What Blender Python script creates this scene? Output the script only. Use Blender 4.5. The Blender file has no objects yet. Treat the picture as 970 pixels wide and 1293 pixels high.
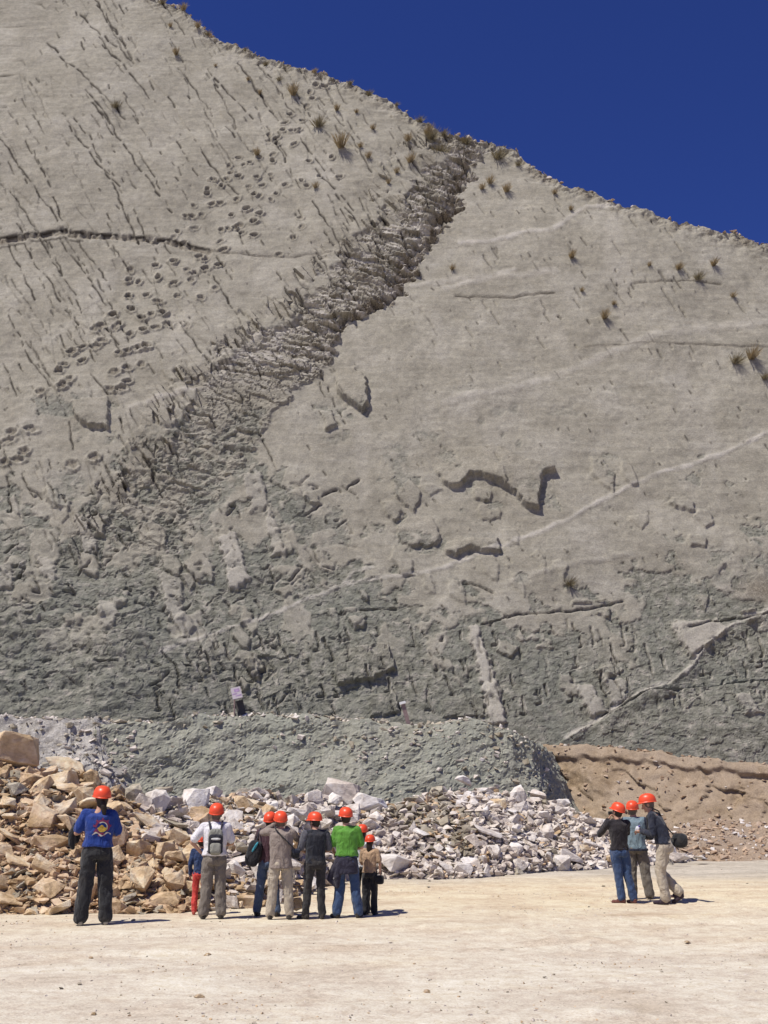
import bpy, bmesh, math, random
import numpy as np
from mathutils import Vector, Matrix, Euler, noise as mnoise
from mathutils.bvhtree import BVHTree

# ------------------------------------------------------------------ camera, sky, sun, exposure
scene = bpy.context.scene
COL = scene.collection
F, CX, CY, IMH = 1400.0, 485.0, 646.5, 1293.0
TH = math.atan(368.5 / F)
CAMZ = 1.5
cam_d = bpy.data.cameras.new('camera')
cam = bpy.data.objects.new('camera', cam_d)
COL.objects.link(cam)
cam_d.sensor_fit = 'VERTICAL'
cam_d.sensor_height = 24
cam_d.lens = 24 * F / IMH
cam_d.clip_end = 3000
cam.location = (0, 0, CAMZ)
cam.rotation_euler = (math.pi / 2 + TH, 0, 0)
scene.camera = cam

SUN_DIR = Vector((-.40, -.30, .87)).normalized()      # towards the sun
elev = math.asin(SUN_DIR.z)
world = bpy.data.worlds.new('World')
scene.world = world
world.use_nodes = True
wn, wl = world.node_tree.nodes, world.node_tree.links
sky = wn.new('ShaderNodeTexSky')
sky.sky_type = 'NISHITA'
sky.sun_disc = False
sky.sun_elevation = elev
sky.sun_rotation = math.atan2(SUN_DIR.x, SUN_DIR.y)
sky.altitude = 3000
sky.air_density = 1.0
sky.dust_density = 0.0
sky.ozone_density = 6.0
hsv = wn.new('ShaderNodeHueSaturation')
hsv.inputs['Hue'].default_value = .516
hsv.inputs['Saturation'].default_value = 1.12
hsv.inputs['Value'].default_value = .9
wl.new(sky.outputs[0], hsv.inputs['Color'])
tint = wn.new('ShaderNodeMix')
tint.data_type = 'RGBA'; tint.blend_type = 'MULTIPLY'
tint.inputs[0].default_value = 1
tint.inputs[7].default_value = (.74, .79, 1.10, 1)
wl.new(hsv.outputs[0], tint.inputs[6])
wl.new(tint.outputs[2], wn['Background'].inputs[0])
wn['Background'].inputs[1].default_value = .085
sun_d = bpy.data.lights.new('sun', 'SUN')
sun_d.energy = 4.6
sun_d.angle = math.radians(.5)
sun_d.color = (1, .945, .86)
sun = bpy.data.objects.new('sun', sun_d)
COL.objects.link(sun)
sun.rotation_euler = SUN_DIR.to_track_quat('Z', 'Y').to_euler()
sun.location = (-30, -20, 60)
vs = scene.view_settings
vs.view_transform = 'Standard'
vs.look = 'None'
vs.exposure = 0.2
vs.gamma = 1
vs.use_curve_mapping = False

random.seed(7)
RNG = np.random.default_rng(11)

# ------------------------------------------------------------------ helpers
def ray(px, py):
    a = (px - CX) / F
    b = (CY - py) / F
    c, s = math.cos(TH), math.sin(TH)
    return np.array([a, c - b * s, s + b * c])

def at_y(px, py, Y):
    r = ray(px, py)
    t = Y / r[1]
    return Vector((r[0] * t, Y, CAMZ + r[2] * t))

def on_ground(px, py, z=0.0):
    r = ray(px, py)
    t = (z - CAMZ) / r[2]
    return Vector((r[0] * t, r[1] * t, z))

def project(X, Y, Z):
    c, s = math.cos(TH), math.sin(TH)
    z = Z - CAMZ
    d = Y * c + z * s
    u = -Y * s + z * c
    return CX + F * X / d, CY - F * u / d

_pt = np.random.default_rng(5).permutation(4096)
def _h(ix, iy, seed):
    return _pt[(_pt[(ix + seed * 131) & 4095] + iy) & 4095]
_ang = np.random.default_rng(6).uniform(0, 2 * np.pi, 4096)
_gx, _gy = np.cos(_ang), np.sin(_ang)
_rv = np.random.default_rng(8).uniform(0, 1, (4096, 4))
def perlin(x, y, seed=0):
    xf, yf = np.floor(x), np.floor(y)
    ix, iy = xf.astype(np.int64), yf.astype(np.int64)
    fx, fy = x - xf, y - yf
    u, v = fx * fx * fx * (fx * (fx * 6 - 15) + 10), fy * fy * fy * (fy * (fy * 6 - 15) + 10)
    def g(dx, dy):
        h = _h(ix + dx, iy + dy, seed)
        return _gx[h] * (fx - dx) + _gy[h] * (fy - dy)
    a, b, c, d = g(0, 0), g(1, 0), g(0, 1), g(1, 1)
    return ((a + (b - a) * u) * (1 - v) + (c + (d - c) * u) * v) * 1.5
def fbm(x, y, o=4, seed=0, gain=.5):
    r, a, f = 0, 1.0, 1.0
    for i in range(o):
        r = r + a * perlin(x * f, y * f, seed + i * 7)
        a *= gain
        f *= 2.03
    return r
def voronoi(x, y, seed=0, jit=.9):
    xf, yf = np.floor(x), np.floor(y)
    ix, iy = xf.astype(np.int64), yf.astype(np.int64)
    f1 = np.full(x.shape, 9.0)
    f2 = np.full(x.shape, 9.0)
    cid = np.zeros(x.shape, np.int64)
    ox, oy = np.zeros(x.shape), np.zeros(x.shape)
    for dx in (-1, 0, 1):
        for dy in (-1, 0, 1):
            h = _h(ix + dx, iy + dy, seed)
            qx = x - (xf + dx + .5 + (_rv[h, 0] - .5) * jit)
            qy = y - (yf + dy + .5 + (_rv[h, 1] - .5) * jit)
            d = np.sqrt(qx * qx + qy * qy)
            n = d < f1
            f2 = np.where(n, f1, np.minimum(f2, d))
            cid = np.where(n, h, cid)
            ox = np.where(n, qx, ox)
            oy = np.where(n, qy, oy)
            f1 = np.where(n, d, f1)
    return f1, f2, cid, ox, oy
def sstep(a, b, x):
    t = np.clip((x - a) / (b - a), 0, 1)
    return t * t * (3 - 2 * t)
def gz(x, y):
    """height of the open ground"""
    x = np.asarray(x, float); y = np.asarray(y, float)
    near = np.clip(1 - (np.hypot(x, y - 15) - 60) / 100, 0, 1)
    return (fbm(x * .16 + 3, y * .16, 3, 40) * .035 + fbm(x * 1.1, y * 1.1, 3, 44) * .008) * near
def gzs(x, y):
    return float(gz(np.array([x]), np.array([y]))[0])

def tag(o, label=None, cat=None, group=None, kind=None):
    if label: o['label'] = label
    if cat: o['category'] = cat
    if group: o['group'] = group
    if kind: o['kind'] = kind
    return o
def empty(name, loc=(0, 0, 0), rz=0.0):
    o = bpy.data.objects.new(name, None)
    o.empty_display_size = .3
    o.location = loc
    o.rotation_euler = (0, 0, rz)
    COL.objects.link(o)
    return o
def grid_mesh(name, V, mats, attr=None, smooth=True):
    """V: (rows, cols, 3) array -> one mesh"""
    R, C = V.shape[:2]
    me = bpy.data.meshes.new(name)
    me.vertices.add(R * C)
    me.vertices.foreach_set('co', V.reshape(-1).astype(np.float32))
    idx = np.arange(R * C).reshape(R, C)
    q = np.stack([idx[:-1, :-1], idx[:-1, 1:], idx[1:, 1:], idx[1:, :-1]], -1).reshape(-1, 4)
    n = len(q)
    me.loops.add(n * 4)
    me.loops.foreach_set('vertex_index', q.reshape(-1).astype(np.int32))
    me.polygons.add(n)
    me.polygons.foreach_set('loop_start', np.arange(0, n * 4, 4, dtype=np.int32))
    me.update(calc_edges=True)
    me.polygons.foreach_set('use_smooth', np.full(n, smooth))
    if attr is not None:
        a = me.color_attributes.new('rock', 'FLOAT_COLOR', 'POINT')
        a.data.foreach_set('color', attr.reshape(-1).astype(np.float32))
    for m in (mats if isinstance(mats, (list, tuple)) else [mats]):
        me.materials.append(m)
    o = bpy.data.objects.new(name, me)
    COL.objects.link(o)
    return o

# ------------------------------------------------------------------ materials
def nt(name):
    m = bpy.data.materials.new(name)
    m.use_nodes = True
    n, l = m.node_tree.nodes, m.node_tree.links
    b = n['Principled BSDF']
    b.inputs['Roughness'].default_value = .9
    b.inputs['Specular IOR Level'].default_value = .25
    return m, n, l, b
def noise_n(n, l, vec, scale, detail=5, rough=.6, dist=0):
    t = n.new('ShaderNodeTexNoise')
    t.inputs['Scale'].default_value = scale
    t.inputs['Detail'].default_value = detail
    t.inputs['Roughness'].default_value = rough
    t.inputs['Distortion'].default_value = dist
    if vec is not None: l.new(vec, t.inputs['Vector'])
    return t.outputs['Fac']
def ramp(n, l, fac, stops):
    r = n.new('ShaderNodeValToRGB')
    e = r.color_ramp.elements
    while len(e) < len(stops): e.new(.5)
    for i, (p, c) in enumerate(stops):
        e[i].position = p
        e[i].color = (*c, 1) if not isinstance(c, float) else (c, c, c, 1)
    l.new(fac, r.inputs[0])
    return r.outputs[0]
def mix(n, l, fac, a, b, mode='MIX'):
    m = n.new('ShaderNodeMix')
    m.data_type = 'RGBA'
    m.blend_type = mode
    for s, v in ((0, fac), (6, a), (7, b)):
        if isinstance(v, (int, float)): m.inputs[s].default_value = v
        elif isinstance(v, tuple): m.inputs[s].default_value = (*v, 1)
        else: l.new(v, m.inputs[s])
    return m.outputs[2]
def math_n(n, l, op, a, b=0.0, clamp=False):
    m = n.new('ShaderNodeMath')
    m.operation = op
    m.use_clamp = clamp
    for s, v in ((0, a), (1, b)):
        if isinstance(v, (int, float)): m.inputs[s].default_value = v
        else: l.new(v, m.inputs[s])
    return m.outputs[0]
def bump_n(n, l, h, b, strength=.5, dist=.05, prev=None):
    bp = n.new('ShaderNodeBump')
    bp.inputs['Strength'].default_value = strength
    bp.inputs['Distance'].default_value = dist
    l.new(h, bp.inputs['Height'])
    if prev is not None: l.new(prev, bp.inputs['Normal'])
    l.new(bp.outputs[0], b.inputs['Normal'])
    return bp.outputs[0]
def objvec(n): return n.new('ShaderNodeTexCoord').outputs['Object']

def cliff_material():
    m, n, l, b = nt('limestone_face')
    v = objvec(n)
    at = n.new('ShaderNodeAttribute'); at.attribute_name = 'rock'
    sp = n.new('ShaderNodeSeparateColor'); l.new(at.outputs['Color'], sp.inputs[0])
    mud, brown, pale = sp.outputs[0], sp.outputs[1], sp.outputs[2]
    crack_shade = at.outputs['Alpha']
    n1 = noise_n(n, l, v, .35, 6, .62)
    n2 = noise_n(n, l, v, 2.6, 8, .68)
    n3 = noise_n(n, l, v, 14, 6, .7)
    mp = n.new('ShaderNodeMapping'); l.new(v, mp.inputs[0]); mp.inputs['Scale'].default_value = (.35, 1, 3.2)
    mp.inputs['Rotation'].default_value = (0, .10, 0)
    n4 = noise_n(n, l, mp.outputs[0], 1.3, 6, .65)
    stone = ramp(n, l, n1, [(.3, (.23, .212, .170)), (.5, (.278, .258, .21)), (.7, (.325, .304, .256))])
    stone = mix(n, l, .9, stone, ramp(n, l, n2, [(.33, (.40, .40, .40)), (.5, (.5, .5, .5)), (.68, (.6, .595, .59))]), 'OVERLAY')
    stone = mix(n, l, .8, stone, ramp(n, l, n4, [(.35, (.45, .445, .435)), (.65, (.55, .55, .55))]), 'OVERLAY')
    mudc = ramp(n, l, n2, [(.34, (.11, .107, .084)), (.46, (.18, .175, .14)), (.56, (.24, .23, .19)), (.66, (.35, .32, .27))])
    mudc = mix(n, l, ramp(n, l, n1, [(.42, 0.0), (.62, .5)]), mudc, (.15, .157, .132))
    c = mix(n, l, mud, stone, mudc)
    brc = ramp(n, l, n3, [(.32, (.075, .060, .040)), (.5, (.145, .12, .085)), (.68, (.27, .235, .19))])
    c = mix(n, l, brown, c, brc)
    c = mix(n, l, pale, c, (.52, .485, .435))
    c = mix(n, l, crack_shade, c, (.04, .033, .026))  # dark crack lines, mostly their shadow, painted into the rock colour
    c = mix(n, l, .9, c, ramp(n, l, n3, [(.35, (.40, .40, .40)), (.65, (.60, .60, .60))]), 'OVERLAY')
    l.new(c, b.inputs['Base Color'])
    nb = bump_n(n, l, n2, b, .6, .10)
    nb = bump_n(n, l, n3, b, .7, .05, nb)
    bump_n(n, l, n4, b, .2, .08, nb)
    return m

def earth_material(name, c0, c1, c2, tint=None, sc=1.0, b1=.5, dist=.08):
    m, n, l, b = nt(name)
    v = objvec(n)
    n1 = noise_n(n, l, v, .5 * sc, 5, .6)
    n2 = noise_n(n, l, v, 3.5 * sc, 8, .7)
    n3 = noise_n(n, l, v, 22 * sc, 5, .7)
    c = ramp(n, l, n2, [(.34, c0), (.5, c1), (.66, c2)])
    if tint: c = mix(n, l, ramp(n, l, n1, [(.38, 0.0), (.62, .85)]), c, tint)
    c = mix(n, l, .9, c, ramp(n, l, n3, [(.34, (.38, .38, .38)), (.66, (.61, .61, .61))]), 'OVERLAY')
    l.new(c, b.inputs['Base Color'])
    nb = bump_n(n, l, n2, b, b1 + .2, dist)
    bump_n(n, l, n3, b, .8, .03, nb)
    return m

def ground_material():
    m, n, l, b = nt('dusty_ground')
    v = objvec(n)
    sep = n.new('ShaderNodeSeparateXYZ'); l.new(v, sep.inputs[0])
    n0 = noise_n(n, l, v, .16, 4, .6)
    n1 = noise_n(n, l, v, .8, 6, .65)
    n2 = noise_n(n, l, v, 6, 8, .72)
    n3 = noise_n(n, l, v, 45, 5, .75)
    mp = n.new('ShaderNodeMapping'); l.new(v, mp.inputs[0]); mp.inputs['Scale'].default_value = (.7, 1.3, 1)
    mp.inputs['Rotation'].default_value = (0, 0, .16)
    n4 = noise_n(n, l, mp.outputs[0], .9, 5, .6, .6)
    # pinkish crushed stone near, yellow dust band further on
    yy = math_n(n, l, 'ADD', sep.outputs[1], math_n(n, l, 'MULTIPLY', n0, 9))
    band = n.new('ShaderNodeMapRange'); l.new(yy, band.inputs[0])
    band.inputs[1].default_value = 15.5; band.inputs[2].default_value = 23.5
    c = mix(n, l, band.outputs[0], (.57, .515, .425), (.59, .505, .365))
    far = n.new('ShaderNodeMapRange'); l.new(yy, far.inputs[0])
    far.inputs[1].default_value = 26.5; far.inputs[2].default_value = 30.5
    c = mix(n, l, far.outputs[0], c, (.46, .415, .345))
    c = mix(n, l, .65, c, ramp(n, l, n1, [(.36, (.40, .395, .385)), (.5, (.5, .5, .5)), (.66, (.59, .588, .58))]), 'OVERLAY')
    c = mix(n, l, .6, c, ramp(n, l, n4, [(.34, (.40, .38, .35)), (.48, (.5, .5, .5)), (.66, (.58, .58, .58))]), 'OVERLAY')
    c = mix(n, l, .8, c, ramp(n, l, n2, [(.34, (.36, .35, .34)), (.5, (.5, .5, .5)), (.66, (.6, .6, .6))]), 'OVERLAY')
    c = mix(n, l, .8, c, ramp(n, l, n3, [(.35, (.32, .31, .30)), (.5, (.5, .5, .5)), (.66, (.63, .63, .63))]), 'OVERLAY')
    l.new(c, b.inputs['Base Color'])
    nb = bump_n(n, l, n1, b, .35, .12)
    nb = bump_n(n, l, n4, b, .3, .09, nb)
    nb = bump_n(n, l, n2, b, .6, .03, nb)
    bump_n(n, l, n3, b, .6, .008, nb)
    return m

def rock_material(name, c0, c1, c2):
    m, n, l, b = nt(name)
    v = objvec(n)
    oi = n.new('ShaderNodeObjectInfo')
    add = n.new('ShaderNodeVectorMath'); add.operation = 'ADD'
    l.new(v, add.inputs[0]); l.new(oi.outputs['Location'], add.inputs[1])
    n1 = noise_n(n, l, add.outputs[0], 1.6, 6, .65)
    n2 = noise_n(n, l, add.outputs[0], 9, 7, .7)
    c = ramp(n, l, n1, [(.36, c0), (.5, c1), (.64, c2)])
    c = mix(n, l, .9, c, ramp(n, l, n2, [(.33, (.38, .38, .38)), (.5, (.5, .5, .5)), (.66, (.59, .59, .59))]), 'OVERLAY')
    c = mix(n, l, .85, c, ramp(n, l, oi.outputs['Random'], [(0, (.41, .40, .39)), (.5, (.5, .5, .5)), (1, (.6, .6, .605))]), 'OVERLAY')
    l.new(c, b.inputs['Base Color'])
    nb = bump_n(n, l, n1, b, .5, .12)
    bump_n(n, l, n2, b, .7, .03, nb)
    return m

def flat_material(name, col, rough=.85, var=.12, scale=12, bump=.3, bdist=.01, spec=.25, sheen=0.0):
    m, n, l, b = nt(name)
    b.inputs['Roughness'].default_value = rough
    b.inputs['Specular IOR Level'].default_value = spec
    if sheen: b.inputs['Sheen Weight'].default_value = sheen
    v = objvec(n)
    f = noise_n(n, l, v, scale, 5, .6)
    lo = tuple(max(0, c * (1 - var)) for c in col)
    hi = tuple(min(1, c * (1 + var)) for c in col)
    l.new(ramp(n, l, f, [(.3, lo), (.7, hi)]), b.inputs['Base Color'])
    if bump: bump_n(n, l, f, b, bump, bdist)
    return m

M_cliff = cliff_material()
M_ground = ground_material()
M_greybank = earth_material('grey_marl', (.225, .218, .17), (.30, .293, .238), (.385, .372, .312), (.28, .285, .235), b1=.6)
M_palebank = earth_material('pale_crushed_rock', (.33, .30, .26), (.47, .44, .395), (.60, .57, .53), None, 1.5, .8, .12)
M_brownbank = earth_material('brown_clay', (.19, .135, .082), (.285, .212, .138), (.39, .30, .213), (.33, .262, .198), b1=.5)
M_heap = earth_material('rubble_fines', (.30, .25, .18), (.43, .37, .29), (.54, .485, .41), (.46, .42, .37), 1.6, .9, .12)
M_scree = earth_material('scree_fines', (.27, .19, .12), (.40, .29, .20), (.50, .39, .29), (.42, .33, .25), 1.8, .9, .1)
M_tan = rock_material('tan_rock', (.40, .28, .155), (.56, .42, .265), (.66, .56, .42))
M_white = rock_material('pale_rock', (.46, .405, .355), (.62, .565, .51), (.70, .66, .62))
M_olive = rock_material('olive_rock', (.27, .235, .17), (.39, .345, .265), (.48, .435, .355))
M_brownrock = rock_material('brown_rock', (.28, .19, .12), (.40, .29, .20), (.50, .40, .31))

# ------------------------------------------------------------------ ground
def build_ground():
    xs = np.concatenate([[-1500, -700, -300, -150, -80, -45], np.arange(-26, 27, .11), [45, 80, 150, 300, 700, 1500]])
    ys = np.concatenate([[-1200, -500, -200, -80, -30, -10, 0, 4], np.arange(6, 38, .11), [42, 50, 70, 110, 250, 700, 1500]])
    X, Y = np.meshgrid(xs, ys)
    Z = gz(X, Y)
    # tyre tracks and scuffed patches
    inz = (np.abs(X) < 26) & (Y > 6) & (Y < 38)
    for (a, bb, c, off) in ((.10, 12.6, .7, 0), (.10, 14.3, .7, 0), (-.22, 19.0, 1.3, 2), (.34, 8.6, .5, 4), (-.12, 21.2, .8, 1)):
        d = np.abs(Y - (bb + a * X + c * np.sin(X * .22 + off)))
        w = .16
        wob = .6 + .4 * perlin(X * .7, Y * .7, 60)
        Z = Z + inz * (-.026 * np.exp(-(d / w) ** 2) + .020 * np.exp(-((d - .3) / .12) ** 2)) * wob
    r = fbm(X * 2.3, Y * 2.3, 3, 70)
    patch = sstep(.15, .55, fbm(X * .25 + 7, Y * .4, 3, 75))
    Z = Z + inz * patch * np.abs(r) * .045
    V = np.stack([X, Y, Z], -1)
    o = grid_mesh('ground', V, M_ground)
    tag(o, kind='structure')
    return o
build_ground()

# ------------------------------------------------------------------ the tilted slab
SL = math.radians(69)
CB_Y, CB_Z = 47.0, 1.0             # foot line of the slab
cs, sn = math.cos(SL), math.sin(SL)
NRM = np.array([0, -sn, cs])
def slab_xs(px, py):
    """pixel of the photo's viewpoint -> (x, s) on the slab plane"""
    px = np.asarray(px, float); py = np.asarray(py, float)
    a = (px - CX) / F
    b = (CY - py) / F
    c, s = math.cos(TH), math.sin(TH)
    rx, ry, rz = a, c - b * s, s + b * c
    # plane: (Y-CB_Y)*sn - (Z-CB_Z)*cs = 0
    t = (CB_Y * sn - (CB_Z - CAMZ) * cs * 1.0) / (ry * sn - rz * cs)
    Z = CAMZ + rz * t
    return rx * t, (Z - CB_Z) / sn

RX0, RX1, RY0, RY1 = -160, 1130, -70, 1010
RW, RH = RX1 - RX0, RY1 - RY0
gX, gY = np.meshgrid(np.arange(RX0, RX1) + 0.0, np.arange(RY0, RY1) + 0.0)
def zeros(): return np.zeros((RH, RW))
Hh, CrackShade, Pale, Mudp, Brown, Track = zeros(), zeros(), zeros(), zeros(), zeros(), zeros()  # second array: dark crack strokes, mostly shade put into the colour
def seg(arr, x0, y0, x1, y1, w, val, mode='max', pw=1.0):
    pad = w * 2 + 2
    i0, i1 = int(max(0, min(x0, x1) - pad - RX0)), int(min(RW, max(x0, x1) + pad - RX0 + 1))
    j0, j1 = int(max(0, min(y0, y1) - pad - RY0)), int(min(RH, max(y0, y1) + pad - RY0 + 1))
    if i1 <= i0 or j1 <= j0: return
    X, Y = gX[j0:j1, i0:i1], gY[j0:j1, i0:i1]
    dx, dy = x1 - x0, y1 - y0
    t = np.clip(((X - x0) * dx + (Y - y0) * dy) / (dx * dx + dy * dy + 1e-6), 0, 1)
    d = np.hypot(X - x0 - t * dx, Y - y0 - t * dy)
    k = np.clip(1.35 - d / w, 0, 1) ** pw * val
    A = arr[j0:j1, i0:i1]
    if mode == 'max': np.maximum(A, k, out=A)
    elif mode == 'min': np.minimum(A, k, out=A)
    else: A += k
def wobbly(x0, y0, x1, y1, amp, step=9, rnd=random):
    L = math.hypot(x1 - x0, y1 - y0)
    n = max(2, int(L / step))
    nx, ny = -(y1 - y0) / L, (x1 - x0) / L
    pts = []
    o = 0
    for i in range(n + 1):
        t = i / n
        if 0 < i: o = o * .6 + rnd.uniform(-amp, amp)
        pts.append((x0 + (x1 - x0) * t + nx * o, y0 + (y1 - y0) * t + ny * o))
    return pts
def polymask(pts, soft=1.0, rough=2.0, seed=3):
    xs_, ys_ = [p[0] for p in pts], [p[1] for p in pts]
    i0, i1 = int(max(0, min(xs_) - 12 - RX0)), int(min(RW, max(xs_) + 12 - RX0))
    j0, j1 = int(max(0, min(ys_) - 12 - RY0)), int(min(RH, max(ys_) + 12 - RY0))
    X, Y = gX[j0:j1, i0:i1], gY[j0:j1, i0:i1]
    X = X + perlin(X / 7, Y / 7, seed) * rough + perlin(X / 3, Y / 3, seed + 1) * rough * .5
    Y = Y + perlin(X / 7 + 50, Y / 7, seed) * rough
    inside = np.zeros(X.shape, bool)
    dist = np.full(X.shape, 1e3)
    n = len(pts)
    for k in range(n):
        (ax, ay), (bx, by) = pts[k], pts[(k + 1) % n]
        c = ((ay > Y) != (by > Y)) & (X < (bx - ax) * (Y - ay) / (by - ay + 1e-9) + ax)
        inside ^= c
        dx, dy = bx - ax, by - ay
        t = np.clip(((X - ax) * dx + (Y - ay) * dy) / (dx * dx + dy * dy + 1e-6), 0, 1)
        dist = np.minimum(dist, np.hypot(X - ax - t * dx, Y - ay - t * dy))
    sd = np.where(inside, dist, -dist)
    return (slice(j0, j1), slice(i0, i1)), np.clip(sd / soft + .5, 0, 1)

band_R = np.array([(640, 150), (600, 205), (583, 250), (565, 290), (542, 312), (520, 345), (505, 372), (480, 395), (442, 408), (420, 440), (410, 462), (345, 520), (328, 560), (300, 595), (250, 660), (225, 710)], float)
band_L = np.array([(575, 150), (548, 205), (516, 250), (480, 300), (428, 340), (402, 380), (335, 425), (268, 465), (252, 500), (222, 560), (180, 605), (140, 650), (90, 710)], float)
def ledge_x(tab, py): return np.interp(py, tab[:, 1], tab[:, 0])

def paint_cliff():
    R = random.Random(21)
    # steep joints on the upper left slab
    hand = [((95, 90), (158, 155)), ((102, 20), (170, 85)), ((130, 60), (190, 125)), ((98, 110), (140, 160)), ((0, 178), (75, 278)),
            ((45, 195), (80, 285)), ((115, 175), (165, 285)), ((90, 165), (150, 240)), ((110, 120), (215, 270)), ((60, 55), (100, 95)),
            ((10, 395), (62, 492)), ((28, 300), (90, 400)), ((10, 305), (45, 375)), ((58, 300), (105, 395)), ((75, 300), (135, 385)),
            ((100, 305), (140, 365)), ((50, 300), (80, 350)), ((268, 95), (320, 150)), ((250, 185), (300, 250)), ((285, 160), (300, 180)),
            ((270, 350), (290, 384)), ((143, 310), (170, 350)), ((155, 265), (175, 310)), ((335, 90), (372, 145)), ((300, 80), (345, 145)),
            ((120, 0), (160, 60)), ((395, 215), (445, 275)), ((380, 180), (415, 235)), ((440, 175), (470, 225)), ((88, 535), (95, 570)),
            ((110, 465), (135, 505)), ((128, 600), (140, 635)), ((145, 590), (160, 625)), ((8, 600), (15, 645)), ((0, 450), (20, 500)),
            ((420, 250), (470, 320)), ((395, 260), (440, 330)), ((430, 270), (455, 310)), ((105, 640), (112, 670))]
    for (a, b) in hand:
        pts = wobbly(a[0], a[1], b[0], b[1], 1.9, 6)
        for k in range(len(pts) - 1):
            if R.random() < .22: continue
            w = R.uniform(.45, 1.3) * R.choice((.6, 1, 1.2))
            v = R.uniform(.6, 1)
            seg(Hh, *pts[k], *pts[k + 1], w * .9, -.13 * v, 'min')
            seg(CrackShade, *pts[k], *pts[k + 1], w, v)  # shadow line of the joint painted in along its groove
    for i in range(620):
        x = R.uniform(-120, 560); y = R.uniform(-40, 640)
        if x > ledge_x(band_R, y) + 10 and y > 100: continue
        if y > 470 and R.random() < .45: continue
        if x > 180 and y > 180 and R.random() < .35: continue
        L = R.choice((10, 14, 20, 30, 48, 80)) * R.uniform(.7, 1.2)
        sl = R.uniform(1.35, 2.1) if y < 460 else R.uniform(2, 3.6)
        dx = L / math.hypot(1, sl)
        pts = wobbly(x, y, x + dx, y + dx * sl, 1.5, 5, R)
        fade = R.choice((.45, .7, 1))
        for k in range(len(pts) - 1):
            if R.random() < .3: continue
            w = R.uniform(.35, .95)
            seg(Hh, *pts[k], *pts[k + 1], w + .1, -.12 * fade, 'min')
            seg(CrackShade, *pts[k], *pts[k + 1], w, fade * R.uniform(.5, 1))
    # little rock chips and pock marks all over
    for i in range(1300):
        x = R.uniform(-150, 1120); y = R.uniform(-40, 900)
        w = R.uniform(.5, 1.3)
        dx = R.uniform(0, 4); s = R.uniform(1, 1.8)
        seg(Hh, x, y, x + dx, y + dx * s, w * .8, R.choice((-.12, -.1, .09)), 'add')
        if R.random() < .6: seg(CrackShade, x, y, x + dx, y + dx * s, w * .8, R.uniform(.2, .7))
    for i in range(70):
        x = R.uniform(560, 1000); y = R.uniform(235, 470)
        L = R.uniform(5, 20)
        seg(CrackShade, x, y, x + L * .55, y + L * .8, R.uniform(.4, .9), R.uniform(.2, .6))  # short slanting cast shadows painted dark on the right slab
        seg(Hh, x, y, x + L * .55, y + L * .8, 1.2, -.1, 'min')
    # torn strips along the upper edge of the broken band
    for i in range(80):
        y = R.uniform(170, 600)
        x = ledge_x(band_L, y) + R.gauss(-12, 26)
        L = R.uniform(6, 32); sl = R.uniform(.9, 1.9)
        dx = L / math.hypot(1, sl)
        pts = wobbly(x, y, x + dx, y + dx * sl, 1.3, 5, R)
        f = R.uniform(.25, .75)
        for k in range(len(pts) - 1):
            seg(Hh, *pts[k], *pts[k + 1], R.uniform(.8, 1.6), -.2 * f, 'min')
            seg(CrackShade, *pts[k], *pts[k + 1], R.uniform(.5, 1.2), f)
            if R.random() < .4: seg(Hh, pts[k][0] - 3, pts[k][1], pts[k + 1][0] - 3, pts[k + 1][1], 1.5, .12, 'add')
    # broken notches and flaked edges in the mudstone
    for i in range(420):
        if i < 230: x = R.uniform(-140, 440); y = R.uniform(610, 900); sl = R.uniform(-1.5, 2.5)
        else: x = R.uniform(200, 1000); y = R.uniform(785, 900); sl = R.uniform(1.8, 5)
        L = R.choice((5, 8, 12, 18, 26)) * R.uniform(.7, 1.2)
        dx = L / math.hypot(1, sl)
        pts = wobbly(x, y, x + dx, y + dx * sl, 1.8, 5, R)
        if R.random() < .4: pts.append((pts[-1][0] - R.uniform(3, 9), pts[-1][1] + R.uniform(-1, 2)))
        f = R.uniform(.35, 1)
        for k in range(len(pts) - 1):
            seg(Hh, *pts[k], *pts[k + 1], R.uniform(.9, 2), -.16 * f, 'min')
            seg(CrackShade, *pts[k], *pts[k + 1], R.uniform(.4, 1), f * .9)
            if R.random() < .6: seg(Pale, pts[k][0] + 2, pts[k][1], pts[k + 1][0] + 2, pts[k + 1][1], R.uniform(.6, 1.4), .4 * f)
    for i in range(70):      # flat flakes of the pale bed with clean torn edges
        x = R.uniform(-100, 950); y = R.uniform(600, 880)
        a = R.uniform(6, 20); b = R.uniform(8, 26)
        P_ = [(x + a * math.cos(t) * R.uniform(.6, 1.2) + .35 * b * math.sin(t), y + b * math.sin(t) * R.uniform(.6, 1.1)) for t in np.linspace(0, 5.4, R.randint(4, 6))]
        sl_, mk = polymask(P_, 1.2, 1.6, 300 + i)
        Hh[sl_] += mk * R.uniform(.05, .15)
        Mudp[sl_] = Mudp[sl_] * (1 - mk) - mk * R.uniform(.5, 1)
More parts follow.
